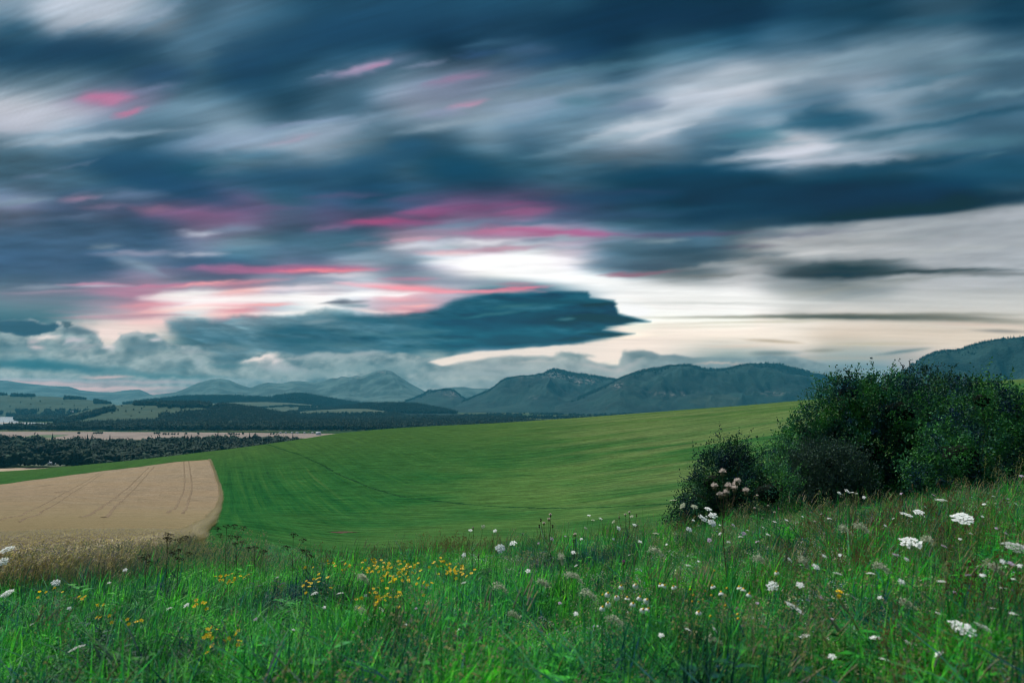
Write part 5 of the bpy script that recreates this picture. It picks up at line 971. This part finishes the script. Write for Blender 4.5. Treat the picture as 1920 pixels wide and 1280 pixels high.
def puff(mb, c, rad, r, mi, n=110, up=.3, fine=.0022):
    for k in range(n):
        d = r.normal(size=3); d[2] = abs(d[2])*.9+up*.3-.2; d /= np.linalg.norm(d); e = c+d*rad*(.7+.5*r.random()); s = np.cross(d, r.normal(size=3)); s = s/np.linalg.norm(s)*fine
        mb.add([c+d*rad*.15-s*.4, c+d*rad*.15+s*.4, e+s, e-s], [[0, 1, 2, 3]], mi)
def thistle(px, py, h, heads, label, group=None, seed=0, mi=FLF, rad=.020):
    """spiny branched stem, each head on its own branch: px/py is the tallest head, HEADS the others as picture offsets"""
    r = np.random.default_rng(seed+int(px+py)); x, y, g, hh = plant_base(px, py, h); t = empty('thistle', (x, y, g)); tag(t, label, 'thistle', group)
    P = np.c_[np.linspace(0, 1, 7)**1.5*0, np.zeros(7), np.linspace(0, hh, 7)]; P[:, 0] += .01*np.sin(np.arange(7)*1.3); P[-1, :2] = 0; mb = MB(); tube(mb, P, .0045, .002, STD if mi == FLF else ST, 6)
    tips = [(P[-1], mi)]
    for (dx_, dy_, m_) in heads:
        e = np.array([dx_/1280*y, r.normal()*.05, hh-dy_/1280*y]); zb = max(.05, e[2]-.16-.1*r.random()); b = np.array([np.interp(zb, P[:, 2], P[:, 0]), 0, min(zb, hh*.8)]); tube(mb, [b, (b*.45+e*.55)+[e[0]*.25, 0, -.02], e], .0022, .0014, STD if mi == FLF else ST, 5); tips.append((e, m_))
    part('stem', mb, t)
    for k in range(14):
        mb = MB(); z = hh*(.08+.8*k/16); q = np.array([np.interp(z, P[:, 2], P[:, 0]), 0, z]); an = k*2.4+r.normal()*.3; d = np.array([math.cos(an), math.sin(an), .45]); L = .13*(1.1-z/hh*.7); s = np.cross(d, [0, 0, 1]); s /= np.linalg.norm(s)
        for j in range(5):
            q0 = q+d*L*j/5-[0, 0, .15*L*(j/5)**2]; q1 = q+d*L*(j+1)/5-[0, 0, .15*L*((j+1)/5)**2]; w_ = L*.14*(1-j/5.5)
            for sg in (-1, 1): mb.add([q0, q1, q1+s*sg*w_*.3, (q0+q1)/2+s*sg*w_*1.9+[0, 0, .004]], [[0, 1, 2, 3]], LF_)
        part('leaf', mb, t)
    for c, m_ in tips:
        mb = MB(); nrm = np.array([.25*r.normal()+.15, .2*r.normal(), 1]); cone(mb, c-[0, 0, .008], nrm, rad*.62, rad*1.1, BRC, 8, 4); cone(mb, c-[0, 0, .008], -nrm, rad*.62, rad*.5, BRC, 8, 3)
        puff(mb, c+[0, 0, rad*.55], rad*(1.05 if m_ == FLF else .75), r, m_, 150 if m_ == FLF else 70, .5 if m_ == FLF else 1.6, .0016); part('flower_head', mb, t)
    return t
def seed_umbels(px, py, h, pts, label, group=None, seed=0, mi=DRK):
    r = np.random.default_rng(seed+int(px+py)); x, y, g, hh = plant_base(px, py, h); t = empty('hogweed_seed_stalk', (x, y, g)); tag(t, label, 'plant', group); P = np.c_[np.zeros(7), np.zeros(7), np.linspace(0, hh, 7)]; mb = MB(); tube(mb, P, .0035, .0018, STD, 5); tips = [P[-1]]
    for (dx_, dy_) in pts: e = np.array([dx_/1280*y, r.normal()*.06, hh-dy_/1280*y]); b = np.array([0, 0, max(.03, e[2]-.15)]); tube(mb, [b, b*.4+e*.6-[0, 0, .015], e], .0018, .0011, STD, 4); tips.append(e)
    part('stem', mb, t)
    for e in tips:
        mb = MB(); rad = .028+.014*r.random(); nrm = np.array([.25*r.normal()+.2, .2*r.normal(), 1]); a = np.array([1., 0, -.2]); b = np.array([0, 1., 0]); root = e-[0, 0, .03]
        for k in range(22):
            q = math.sqrt((k+.5)/22); th = k*2.4; p = e+(a*math.cos(th)+b*math.sin(th))*rad*q+[0, 0, rad*.25*(1-q*q)+r.normal()*.002]; mb.add([root, root+[.001, 0, 0], p], [[0, 1, 2]], STD)
            for j in range(3): o = p+r.normal(size=3)*.0035; s_ = r.normal(size=3)*.0032; v_ = r.normal(size=3)*.0032; mb.add([o+s_, o+v_, o-s_, o-v_], [[0, 1, 2, 3]], mi)
        part('seed_head', mb, t)
    return t
def plume(px, py, h, L, label, group=None, seed=0, mi=CRM, w=.022, drop=.5, name='feathery_plume'):
    """soft pale panicle of bedstraw-like florets along a nodding stem"""
    r = np.random.default_rng(seed+int(px+py)); az = -.2+r.normal()*.4; lean = L*.5; t, hh, *_ = rooted(name, px, py, h, label, 'plant', group, (0, 0)); P = np.c_[np.zeros(5), np.zeros(5), np.linspace(0, hh, 5)]; q = P[-1]; tip = []
    for k in range(7): s = k/6; tip.append(q+np.array([math.cos(az)*L*s, math.sin(az)*L*s*.3, L*.35*s-L*drop*1.4*s*s]))
    mb = MB(); tube(mb, P, .002, .0015, ST, 4); tube(mb, tip, .0014, .0006, ST, 4); part('stem', mb, t); mb = MB(); tip = np.array(tip)
    for k in range(330):
        s = r.random()*6; i = min(5, int(s)); c = tip[i]+(tip[i+1]-tip[i])*(s-i)+r.normal(size=3)*w*(1.05-.1*s)*.55; e1, e2 = r.normal(size=3)*.0026, r.normal(size=3)*.0026; mb.add([c+e1, c+e2, c-e1, c-e2], [[0, 1, 2, 3]], mi)
    part('florets', mb, t); return t
# single flowers that stand out (each has its own label)
for a in [
 (145,1215,.34,.034,'single white wild carrot head low in the dark grass, lowest of all at far left'),
 (105,1092,.40,.030,'white wild carrot head beside the two small orange-yellow flowers at far left'),
 (14,1030,.62,.040,'blurred white umbel at the left border, topmost of three in front of the wheat'),
 (6,1052,.58,.030,'blurred white umbel at the left border, middle one of three'),
 (14,1112,.52,.034,'blurred white umbel at the left border, lowest of the three'),
 (638,1112,.45,.018,'small white flower head directly left of the tall yellow flower clump'),
 (590,1112,.46,.018,'flat thin white flower head under the lone pair of yellow flowers'),
 (938,1028,.55,.036,'broad white wild carrot head in the middle of the meadow by the reddish seed stalks'),
 (962,1018,.56,.028,'tilted white wild carrot head just above the broad white one in the middle'),
 (1490,1140,.44,.040,'large open white wild carrot head right of the daisies, above the broad green blades'),
 (1708,1017,.52,.054,'wide flat white umbel like a plate on the upper right meadow'),
 (1806,1178,.42,.044,'wide white umbel low at the right, left one of a touching pair'),
 (1842,1175,.42,.028,'smaller white umbel low at the right, right one of a touching pair'),
 (1508,1192,.36,.019,'small white flower head just below the large open carrot head'),
 (1705,1207,.34,.022,'small white flower head below and left of the wide low pair'),
 (1640,1195,.35,.020,'small pale flower head between the broad green blades and the wide low pair'),
 (1658,1236,.30,.017,'white flower head nearest the bottom edge at the right'),
 (1905,1027,.54,.050,'large bright white umbel cut by the right border'),
 (1448,1098,.46,.026,'double white umbel between the daisies and the brown seed stalks'),
 (1570,1075,.46,.020,'white flower head in front of the brown seed stalks on the right'),
 (1632,1075,.46,.020,'white flower head just right of the brown seed stalks on the right'),
 (1588,920,.62,.026,'white umbels on a tall plant against the dark bush, left of the highest brow'),
 (1700,965,.56,.038,'feathery tilted white umbel on the upper right brow of the meadow'),
 (1722,960,.57,.030,'second feathery white umbel on the brow, pressed against a larger one'),
 (1805,972,.56,.054,'wide feathery white umbel near the right border above the brown grasses'),
 (1765,938,.58,.036,'soft greenish white umbel highest on the right brow'),
 (1335,980,.58,.036,'bright white umbel at the foot of the tall downy thistle'),
 (1292,992,.56,.024,'white flower head left of the thistle foot'),
 (1000,1254,.26,.014,'tiny white flower at the bottom edge in the middle')]:
    wild_carrot(a[0], a[1], a[2], a[3], a[4], tilt=.35 if a[1] > 1000 else .6, rays=30 if a[3] > .03 else 18, heads=3 if a[0] in (1588,) else 1)
gg = []
for i, (px, py) in enumerate([(1262,938),(1280,948),(1302,950),(1328,954),(1337,966),(1318,972)]):
    _x = wild_carrot(px, py, .66, .034, 'greenish white umbel in the drift left of the downy thistle', 'umbels left of the downy thistle', i, .5, CRM if i < 3 else WHT, 22); gg.append((px, _x))
number(gg, '{} greenish white umbel, counted from the left, in the drift beside the downy thistle'); gg = []
for i, (px, py) in enumerate([(882,994),(906,987),(1104,966),(1112,975),(1126,972),(1150,978),(1160,990),(1184,968),(1190,984),(1098,990),(928,995),(1230,1000)]):
    _x = wild_carrot(px, py, .60, .020, 'small greenish white umbel on the brow before the dark part of the slope', 'small umbels on the brow of the meadow', i, .5, CRM if i % 2 else WHT, 16); gg.append((px, _x))
number(gg, '{} small umbel from the left on the brow of the meadow'); gg = []
smallw = [(int(rng.uniform(1290, 1915)), 0) for _ in range(0)]+[(1325,968),(1342,972),(1350,984),(1310,985),(1300,975),(1362,990),(1375,984),(1388,1006),(1402,994),(1345,1008),(1366,1016),(1475,975),(1505,968),(1530,980),(1555,972),(1660,985),(1675,972),(1740,1002),(1770,1024),(1800,1010),(1820,1000),(1850,1010),(1868,990),(1886,1000),(1530,1062),(1470,1085),(1500,1096),(1540,1120),(1420,1130),(1440,1160),(1600,1120),(1650,1120),(1690,1090),(1720,1130),(1760,1150),(1860,1140),(1900,1150),(1880,1200),(1560,1230),(1460,1225),(1760,1225),(1120,1020),(1090,1010),(1150,1010),(1200,1015),(1215,1035),(1250,1020),(1260,1040),(1180,1040),(1130,1045),(1060,1005),(980,1000),(1290,1060),(1240,1062),(1310,1052),(1050,1130),(1080,1150),(820,1120),(780,1140),(760,1170),(860,1180),(460,1130),(480,1160),(130,1140),(60,1170),(320,1190),(550,1180),(1035,1010),(1010,1018),(1048,1022),(1075,1035),(1080,1060),(990,1070),(1012,1062),(870,1040),(1330,1012),(1350,1000),(1372,1008),(1395,1000),(1420,1015),(1440,1002),(1412,980),(1430,988),(1452,978),(1460,990),(1562,1000),(1520,960),(1606,925),(1620,932),(1650,1010),(1690,925),(1735,950),(1750,928),(1790,955),(1845,945),(1842,968),(1862,930),(1878,912),(1890,935),(1915,892),(1905,945),(1860,1052),(1880,1052),(1896,1056),(1912,1060),(1872,1068),(1900,1085),(1880,1102),(1842,1078),(1828,1090),(1815,1078),(1700,1048),(1680,1040),(1500,1010),(1545,1042),(1575,1040),(1480,1048),(1610,1052),(870,1092),(686,1116),(715,1142),(745,1132),(608,1138),(235,1068),(205,1092),(300,1132),(318,1140),(350,1134),(520,1082),(1170,1170),(1290,1180),(1765,1090),(1790,1110),(1405,1205),(1240,1190),(1340,1180),(1560,1160),(1390,1170)]
smallw = [q for k, q in enumerate(smallw) if k % 4 != 1]
for i, (px, py) in enumerate(smallw):
    L = 'small white flower head standing among the bright grass of the right slope' if px > 1280 else 'small white flower head standing among the dark grass of the lower meadow'
    _x = wild_carrot(px, py, .36+.2*((1100-py) > 0)+.08*rng.random(), .007+.010*rng.random(), L, 'small white flowers on the right slope' if px > 1280 else 'small white flowers in the lower meadow', i, .4, WHT if rng.random() < .75 else PNK, 12); gg.append((px, py, _x))
for c0, c1, y0, y1, tx in [(0, 1280, 0, 1066, '{} small pale flower from the left below the middle of the brow'), (0, 1280, 1066, 2000, '{} small pale flower from the left in the dark lower meadow'), (1280, 2000, 0, 972, '{} small pale flower from the left along the brow of the right slope'), (1280, 1440, 972, 1046, '{} small pale flower from the left around the foot of the downy thistle'), (1440, 2000, 972, 1046, '{} small pale flower from the left in the upper part of the right slope'), (1280, 1620, 1046, 2000, '{} small pale flower from the left about the large open carrot head'), (1620, 2000, 1046, 2000, '{} small pale flower from the left between the plate-like umbel and the low pair')]:
    number([(p, o) for p, q, o in gg if c0 <= p < c1 and y0 <= q < y1], tx)
gg = []
for i, (px, py) in enumerate([(1140,1112),(1165,1098),(1192,1096),(1140,1130),(1176,1120),(1187,1131),(1200,1119),(1206,1142),(1216,1141),(1130,1138),(1213,1124),(1156,1118)]):
    _x = chamomile(px, py, .46, 'white daisy with drooping petals in the dense cluster right of the middle', 'daisies of the dense middle cluster', i, 1.25); gg.append((px, _x))
number(gg, '{} white daisy from the left in the dense cluster right of the middle')
gg = []
for i, (px, py) in enumerate([(1238,1095),(1246,1097),(1263,1099),(1336,1098),(1352,1110),(1386,1100),(1394,1104),(1405,1113),(1310,1147),(1456,1072)]):
    _x = chamomile(px, py, .45, 'white daisy in the loose row between the dense cluster and the brown stalks', 'daisies of the loose row', i, 1.2); gg.append((px, _x))
number(gg, '{} white daisy from the left in the loose row beside the dense cluster')
gg = []
for i, (px, py) in enumerate([(1294,1105),(1300,1116),(1322,1108),(1334,1116),(1363,1103),(1360,1135),(1383,1152),(1384,1160),(1310,1128),(1340,1070),(1332,1155),(1130,1115),(1298,1128)]):
    _x = chamomile(px, py, .42, 'faded yellow daisy centre without petals below the loose row of daisies', 'petal-less yellow daisy heads', i, 1.2, True); gg.append((px, _x))
number(gg, '{} petal-less yellow daisy head from the left, below the loose row')
gg = []
for i, (px, py, nf) in enumerate([(692,1050,7),(702,1046,9),(698,1062,8),(732,1052,9),(742,1050,6),(752,1066,10),(758,1058,9),(770,1052,9),(772,1064,8),(740,1076,5),(761,1080,6),(732,1078,5),(793,1088,7),(714,1068,5),(722,1060,6)]):
    _x = yellow_herb(px, py, .50, nf, 'golden yellow flowering herb in the thick clump left of the middle', 'yellow flowers of the thick clump', i); gg.append((px, _x))
number(gg, '{} yellow herb from the left in the thick golden clump')
gg = []
for i, (px, py, nf) in enumerate([(812,1050,7),(836,1045,8),(842,1058,9),(858,1062,9),(866,1056,8),(872,1066,6),(850,1060,6)]):
    _x = yellow_herb(px, py, .50, nf, 'golden yellow flowering herb at the foot of the reddish seed stalks', 'yellow flowers by the reddish stalks', i); gg.append((px, _x))
number(gg, '{} yellow herb from the left at the foot of the reddish seed stalks')
gg = []
for i, (px, py, nf) in enumerate([(622,1052,6),(648,1056,6),(604,1074,6),(612,1082,4),(572,1064,4),(571,1094,6),(692,1108,7),(712,1100,8),(708,1118,6),(737,1110,8),(734,1104,5)]):
    _x = yellow_herb(px, py, .47, nf, 'yellow flowering herb in the scatter around the thick clump', 'yellow flowers around the thick clump', i); gg.append((px, _x))
number(gg, '{} yellow herb from the left in the scatter around the thick golden clump')
gg = []
for i, (px, py, nf) in enumerate([(425,1076,8),(434,1080,6),(410,1078,5),(463,1076,5),(370,1128,4),(390,1127,4),(400,1163,3),(428,1184,3),(385,1186,6),(396,1178,5),(444,1198,3),(440,1185,3),(404,1203,3),(158,1114,5),(188,1131,4),(200,1150,3),(200,1143,3),(265,1156,3),(250,1160,3),(82,1107,4),(107,1100,4),(1582,1106,6)]):
    _x = yellow_herb(px, py, .44, nf, 'yellow flowering herb in the brown grasses of the right slope' if px > 1500 else 'sparse yellow flowering herb in the lower left meadow', None if px > 1500 else 'yellow flowers of the lower left meadow', i, .045); gg.append((px, _x))
gg = [q for q in gg if q[0] < 1500]; number(gg, '{} sparse yellow herb from the left in the lower left meadow')
# thistles
thistle(1355,888,.80,[(10,26,FLF),(24,16,FLF),(-10,28,FLF),(22,30,FLF),(40,34,FLF),(6,38,FLF),(28,24,FLF),(0,44,FLF)], 'tall thistle gone to white down, in front of the small bush', rad=.024)
thistle(1420,930,.66,[(18,18,FLF),(-12,20,FLF),(30,30,FLF),(44,26,PUR),(6,40,FLF)], 'lower thistle with one purple flower, right of the tall downy thistle', seed=3, rad=.012)
thistle(1032,966,.70,[(-18,8,BRC),(-12,16,FLF),(-2,10,FLF),(-20,22,BRC),(4,20,BRC)], 'thistle with dark heads rising against the field track in the middle', seed=5, rad=.015)
thistle(1078,1003,.60,[(-3,10,BRC)], 'short single-stemmed thistle right of the dark-headed one', seed=6, rad=.013)
thistle(1180,961,.68,[(-18,10,PUR),(12,4,BRC),(-8,4,FLF),(16,26,PUR)], 'thistle with purple and pale heads on the brow before the small bush', seed=7, rad=.012)
thistle(1169,1055,.50,[], 'single purple thistle flower above the daisies', mi=PUR, seed=8, rad=.016)
thistle(887,990,.62,[], 'small purple thistle bud on the brow left of the middle', mi=PUR, seed=9, rad=.010)
thistle(897,1042,.52,[], 'purple thistle bud below the broad white umbel', mi=PUR, seed=10, rad=.011)
thistle(1540,965,.55,[(14,8,FLF),(-20,10,FLF)], 'pale seeding thistle on the right slope below the big bush', seed=11, rad=.009)
# dark seed umbels and brown stalks at the brow, left
seed_umbels(315,1002,.72,[(-6,8),(8,6),(30,6),(40,2)], 'dark brown seed umbels on a stalk before the wheat, tallest of its row')
seed_umbels(425,986,.78,[(-16,4),(18,-2),(24,6),(-6,14),(10,18)], 'wide flat dark seed umbels where the wheat meets the green slope')
seed_umbels(335,1032,.60,[(-18,8),(16,6),(4,14)], 'lower dark seed umbels beneath the tallest stalk')
seed_umbels(275,1042,.60,[(-12,6),(12,10)], 'small dark seed umbels at the edge of the wheat')
seed_umbels(445,1006,.70,[(10,10),(-10,16)], 'dark seed umbels just right of the wide flat ones'); seed_umbels(478,1026,.60,[(14,8),(-12,2)], 'thin dark seed umbels leaning right of the wheat corner')
seed_umbels(550,1002,.66,[(14,12),(-8,20),(22,26)], 'lone dark seed umbel stalk rising before the green slope'); seed_umbels(575,1034,.55,[(10,4)], 'short dark seed umbel right of the lone stalk')
# pale plumes
for a in [(1050,1042,.60,.10,'upper pale feathery plume right of the thistles'),(1062,1078,.52,.12,'drooping pale feathery plume above the daisies'),(1090,1110,.44,.13,'lowest pale feathery plume left of the daisy cluster'),(925,1098,.46,.09,'buff feathery plume below the broad white umbel'),(672,1080,.52,.07,'upright pale plume right of the small yellow flowers'),(668,1142,.40,.08,'buff plume under the upright pale one'),(955,1150,.36,.06,'short buff plume in the dark grass of the middle'),(1415,1045,.52,.07,'greenish plume below the downy thistle'),(1640,1060,.50,.09,'grey green plume right of the brown seed stalks'),(1500,1050,.52,.08,'pale green plume above the brown seed stalks'),(1605,985,.58,.09,'pale plume under the white umbels before the big bush'),(1850,1060,.5,.09,'pale plume above the small white flowers at the right border'),(1220,1030,.56,.08,'pale plume between the brow umbels and the daisies'),(1140,1160,.4,.10,'greenish plume directly below the dense daisy cluster'),(1690,1130,.42,.08,'pale plume above the low pair of white umbels'),(1575,990,.56,.08,'pale green plume on the upper right meadow'),(1730,1010,.52,.07,'small green plume beside the plate-like umbel'),(1330,1200,.34,.06,'short green plume under the petal-less daisies'),(1010,1090,.46,.06,'thin pale plume in the middle of the meadow')]:
    plume(*a, mi=CRM, drop=.6)
# broad blades standing near the lens
mb_m = leaf_mat('broad_blade', (.035, .20, .03), (.08, .28, .05), trans=.5)
MATS.append(mb_m); BB = 13
def broad_blades(px, py, h, n, label, seed):
    r = np.random.default_rng(seed); t, hh, *_ = rooted('broad_bladed_grass', px, py, h, label, 'grass clump', None, (0, 0))
    for k in range(n): mb = MB(); blade(mb, r, np.array([r.normal()*.03, r.normal()*.03, 0]), hh*(.7+.35*r.random()), .013, .03, r.random()*6.28, hh*.25*r.random(), 7, BB); part('blade', mb, t)
broad_blades(1545,1095,.48,6,'clump of broad upright green blades below the brown seed stalks',1); broad_blades(1440,1150,.42,4,'broad green blades left of the large open carrot head',2); broad_blades(830,1150,.40,5,'broad green blades in the middle of the lower meadow',3); broad_blades(590,1140,.42,5,'broad green blades under the lone pair of yellow flowers',4)
broad_blades(1240,1180,.36,5,'broad green blades under the dense daisy cluster',5); broad_blades(1120,1190,.34,5,'broad pale blades left below the daisy cluster',6); broad_blades(900,1200,.32,5,'broad drooping blades at the bottom of the middle meadow',7)
# ------------------------------------------------------------------ bushes
def bush(name, px0, px1, py_top, py_base, rr_, lumps, label, mats, seed, leaf=.075, nclump=2200, per=15, shoots=70, lean=.0):
    """lumps: (px, py, half width px, half height px) of the crown masses, at distance rr_"""
    r = np.random.default_rng(seed); d0 = ray((px0+px1)/2, py_base); dep = rr_*math.cos(math.atan2(d0[0], 1)); bx, by = d0[0]*dep, dep; bz = float(ground_z(bx, by))
    t = empty(name, (bx, by, bz)); tag(t, label, 'bush'); L = []
    for (px, py, hw, hh) in lumps:
        q = at(px, py, dep+r.normal()*.5); rx = hw/1280*dep; rz = hh/1280*dep; L.append((q-np.array([bx, by, bz]), np.array([rx, max(rx, rz)*.8, rz])))
    wts = np.array([s.prod()**(2/3) for c, s in L]); wts /= wts.sum(); V = []; F = []; mi = []
    cl = r.choice(len(L), nclump, p=wts); D = r.normal(size=(nclump, 3)); D /= np.linalg.norm(D, axis=1)[:, None]; q = .50+.56*r.random(nclump)**.7
    C = np.array([L[i][0] for i in cl])+D*np.array([L[i][1] for i in cl])*q[:, None]*(1+.42*fbm(D[:, 0]*3+cl, D[:, 2]*3+D[:, 1]*2, seed, 3))[:, None]
    up = D*.8+np.array([.35+lean, 0, .55]); up /= np.linalg.norm(up, axis=1)[:, None]
    sp = .17*(.5+1.0*r.random(nclump))
    # upright shoots along the outline
    top = [(c, s) for c, s in L]; SH = []
    for k in range(shoots):
        i = r.choice(len(L), p=wts); d = np.array([r.normal()*.7, r.normal()*.5, abs(r.normal())*.8+.4]); d /= np.linalg.norm(d); base = L[i][0]+d*L[i][1]*.93; ln = .2+.6*r.random()**1.5; dd = d*.5+np.array([.25+lean+.3*r.normal(), .2*r.normal(), .9]); dd /= np.linalg.norm(dd); SH.append((base, dd, ln))
    n = nclump*per; ci = np.repeat(np.arange(nclump), per); s = r.random(n); axis = up[ci]; P = C[ci]+axis*(s*sp[ci]*1.7)[:, None]+r.normal(size=(n, 3))*(sp[ci]*.38)[:, None]
    sh_n = 26
    for base, dd, ln in SH:
        s_ = np.linspace(0, 1, sh_n); P = np.r_[P, base+dd*ln*s_[:, None]+r.normal(size=(sh_n, 3))*.035*(1.2-s_)[:, None]]; axis = np.r_[axis, np.repeat(dd[None], sh_n, 0)]
    n = len(P); a = axis*.6+r.normal(size=(n, 3))*.75; a /= np.linalg.norm(a, axis=1)[:, None]; b = np.cross(a, r.normal(size=(n, 3))); b /= np.linalg.norm(b, axis=1)[:, None]; l = (leaf*(.6+.7*r.random(n)))[:, None]
    Vq = np.stack([P, P+a*l*.5+b*l*.30, P+a*l, P+a*l*.5-b*l*.30], 1).reshape(-1, 3); i4 = np.arange(n)*4
    fo = mesh('foliage', Vq, np.c_[i4, i4+1, i4+2, i4+3], mats); o = obj('foliage', fo, t); o['kind'] = 'stuff'
    # limbs from the ground into every mass of the crown
    for c, s in L:
        mb = MB(); st = np.array([r.normal()*.25, r.normal()*.2, -.1]); mid = st*.5+c*.5+[r.normal()*.15, 0, -.2]; tube(mb, [st, st*.7+mid*.3+[0, 0, .1], mid, c], .055, .018, 0, 6)
        for k in range(7): e = c+r.normal(size=3)*s*.55; tube(mb, [mid*.5+c*.5, (mid+e)/2+[0, 0, .1], e], .016, .005, 0, 4)
        obj('branch', mb.build('branch', bark), t)
    # heart of the crown: solid dark lumps imitate inner shade and stop the light
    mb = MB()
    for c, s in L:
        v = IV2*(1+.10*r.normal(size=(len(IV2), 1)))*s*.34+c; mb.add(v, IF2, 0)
    o = obj('inner_shade_lumps', mb.build('inner_shade_lumps', shade_dark), t); o['kind'] = 'stuff'
    return t
shade_dark = plain_mat('shade_dark', (.010, .018, .012), .95, .3, 6.)
bl = leaf_mat('bush_leaf', (.010, .080, .030), (.055, .185, .066), trans=.22, scale=1.2, rough=.6, spec=.08, patch=True)
bl2 = leaf_mat('thorn_leaf', (.011, .056, .030), (.036, .105, .054), trans=.18, scale=1.5, rough=.6, spec=.05, patch=True)
bl3 = leaf_mat('grey_willow_leaf', (.020, .052, .038), (.045, .085, .062), trans=.2, scale=1.5, rough=.6, spec=.05)
bush('tall_bush', 1480, 1760, 700, 985, 24.5, [(1488,850,34,40),(1510,815,34,30),(1600,770,78,52),(1680,775,85,55),(1560,800,62,48),(1530,850,62,50),(1620,850,90,70),(1700,850,80,70),(1500,900,50,50),(1590,735,46,30),(1655,735,52,30),(1740,800,50,50),(1610,925,110,55),(1720,925,70,55)], 'tall dense dark green bush, biggest of the thicket', bl, 1, nclump=4200, per=17, shoots=120)
bush('tall_bush', 1660, 1800, 690, 960, 28.5, [(1735,735,56,40),(1700,750,40,40),(1780,760,50,45),(1740,790,80,60),(1800,800,60,60)], 'darker bush standing behind the tallest one and rising above it', bl2, 2, nclump=1300, per=16, shoots=70)
bush('round_bush', 1740, 1940, 720, 960, 23.5, [(1830,790,70,58),(1800,860,80,70),(1890,810,60,60),(1860,880,90,70),(1770,900,60,55),(1930,850,60,70),(1840,750,40,30),(1900,765,36,30),(1800,925,80,45)], 'broad bush at the right end of the thicket with bluish young leaves', bl, 3, nclump=3600, per=16, shoots=110)
bush('round_bush', 1930, 2150, 740, 940, 24, [(1990,830,80,70),(2080,830,80,70),(2030,880,100,60)], 'bush cut by the right border', bl, 4, nclump=1300, per=14, shoots=50)
bush('low_bush', 1275, 1425, 828, 990, 21.5, [(1365,875,42,36),(1335,905,42,40),(1385,905,40,40),(1310,940,34,38),(1360,945,60,40),(1395,860,24,20),(1296,968,36,26),(1340,975,60,22),(1272,988,26,14)], 'small dark thorn bush nearest the open slope, blown to one side', bl2, 5, leaf=.06, nclump=2200, per=15, shoots=90, lean=.3)
bush('low_bush', 1400, 1500, 840, 985, 21.8, [(1430,880,32,30),(1460,880,30,34),(1440,925,56,44),(1480,915,44,44),(1430,965,60,30),(1490,960,50,30),(1478,862,24,26),(1405,905,26,34)], 'low feathery bush between the thorn bush and the tallest one', bl, 6, leaf=.056, nclump=1300, per=15, shoots=110)
bush('willow_bush', 1490, 1620, 820, 985, 21.6, [(1545,875,50,38),(1520,905,44,40),(1580,900,50,44),(1550,940,70,40)], 'grey green bush in front of the tallest one', bl3, 7, leaf=.062, nclump=1600, per=15, shoots=90)
# ------------------------------------------------------------------ the air of the valley
V, F = box(-20800, 20800, -20800, 20800, -12, HAZE_TOP)
m = Mat('haze'); pv = m.n('VolumePrincipled', {'Color': (.070, .42, .62), 'Density': HAZE, 'Anisotropy': 0.0}); m.t.links.new(pv.outputs[0], m.out.inputs['Volume'])
me = mesh('haze', V, F, m.m); tag(obj('haze', me), kind='stuff')
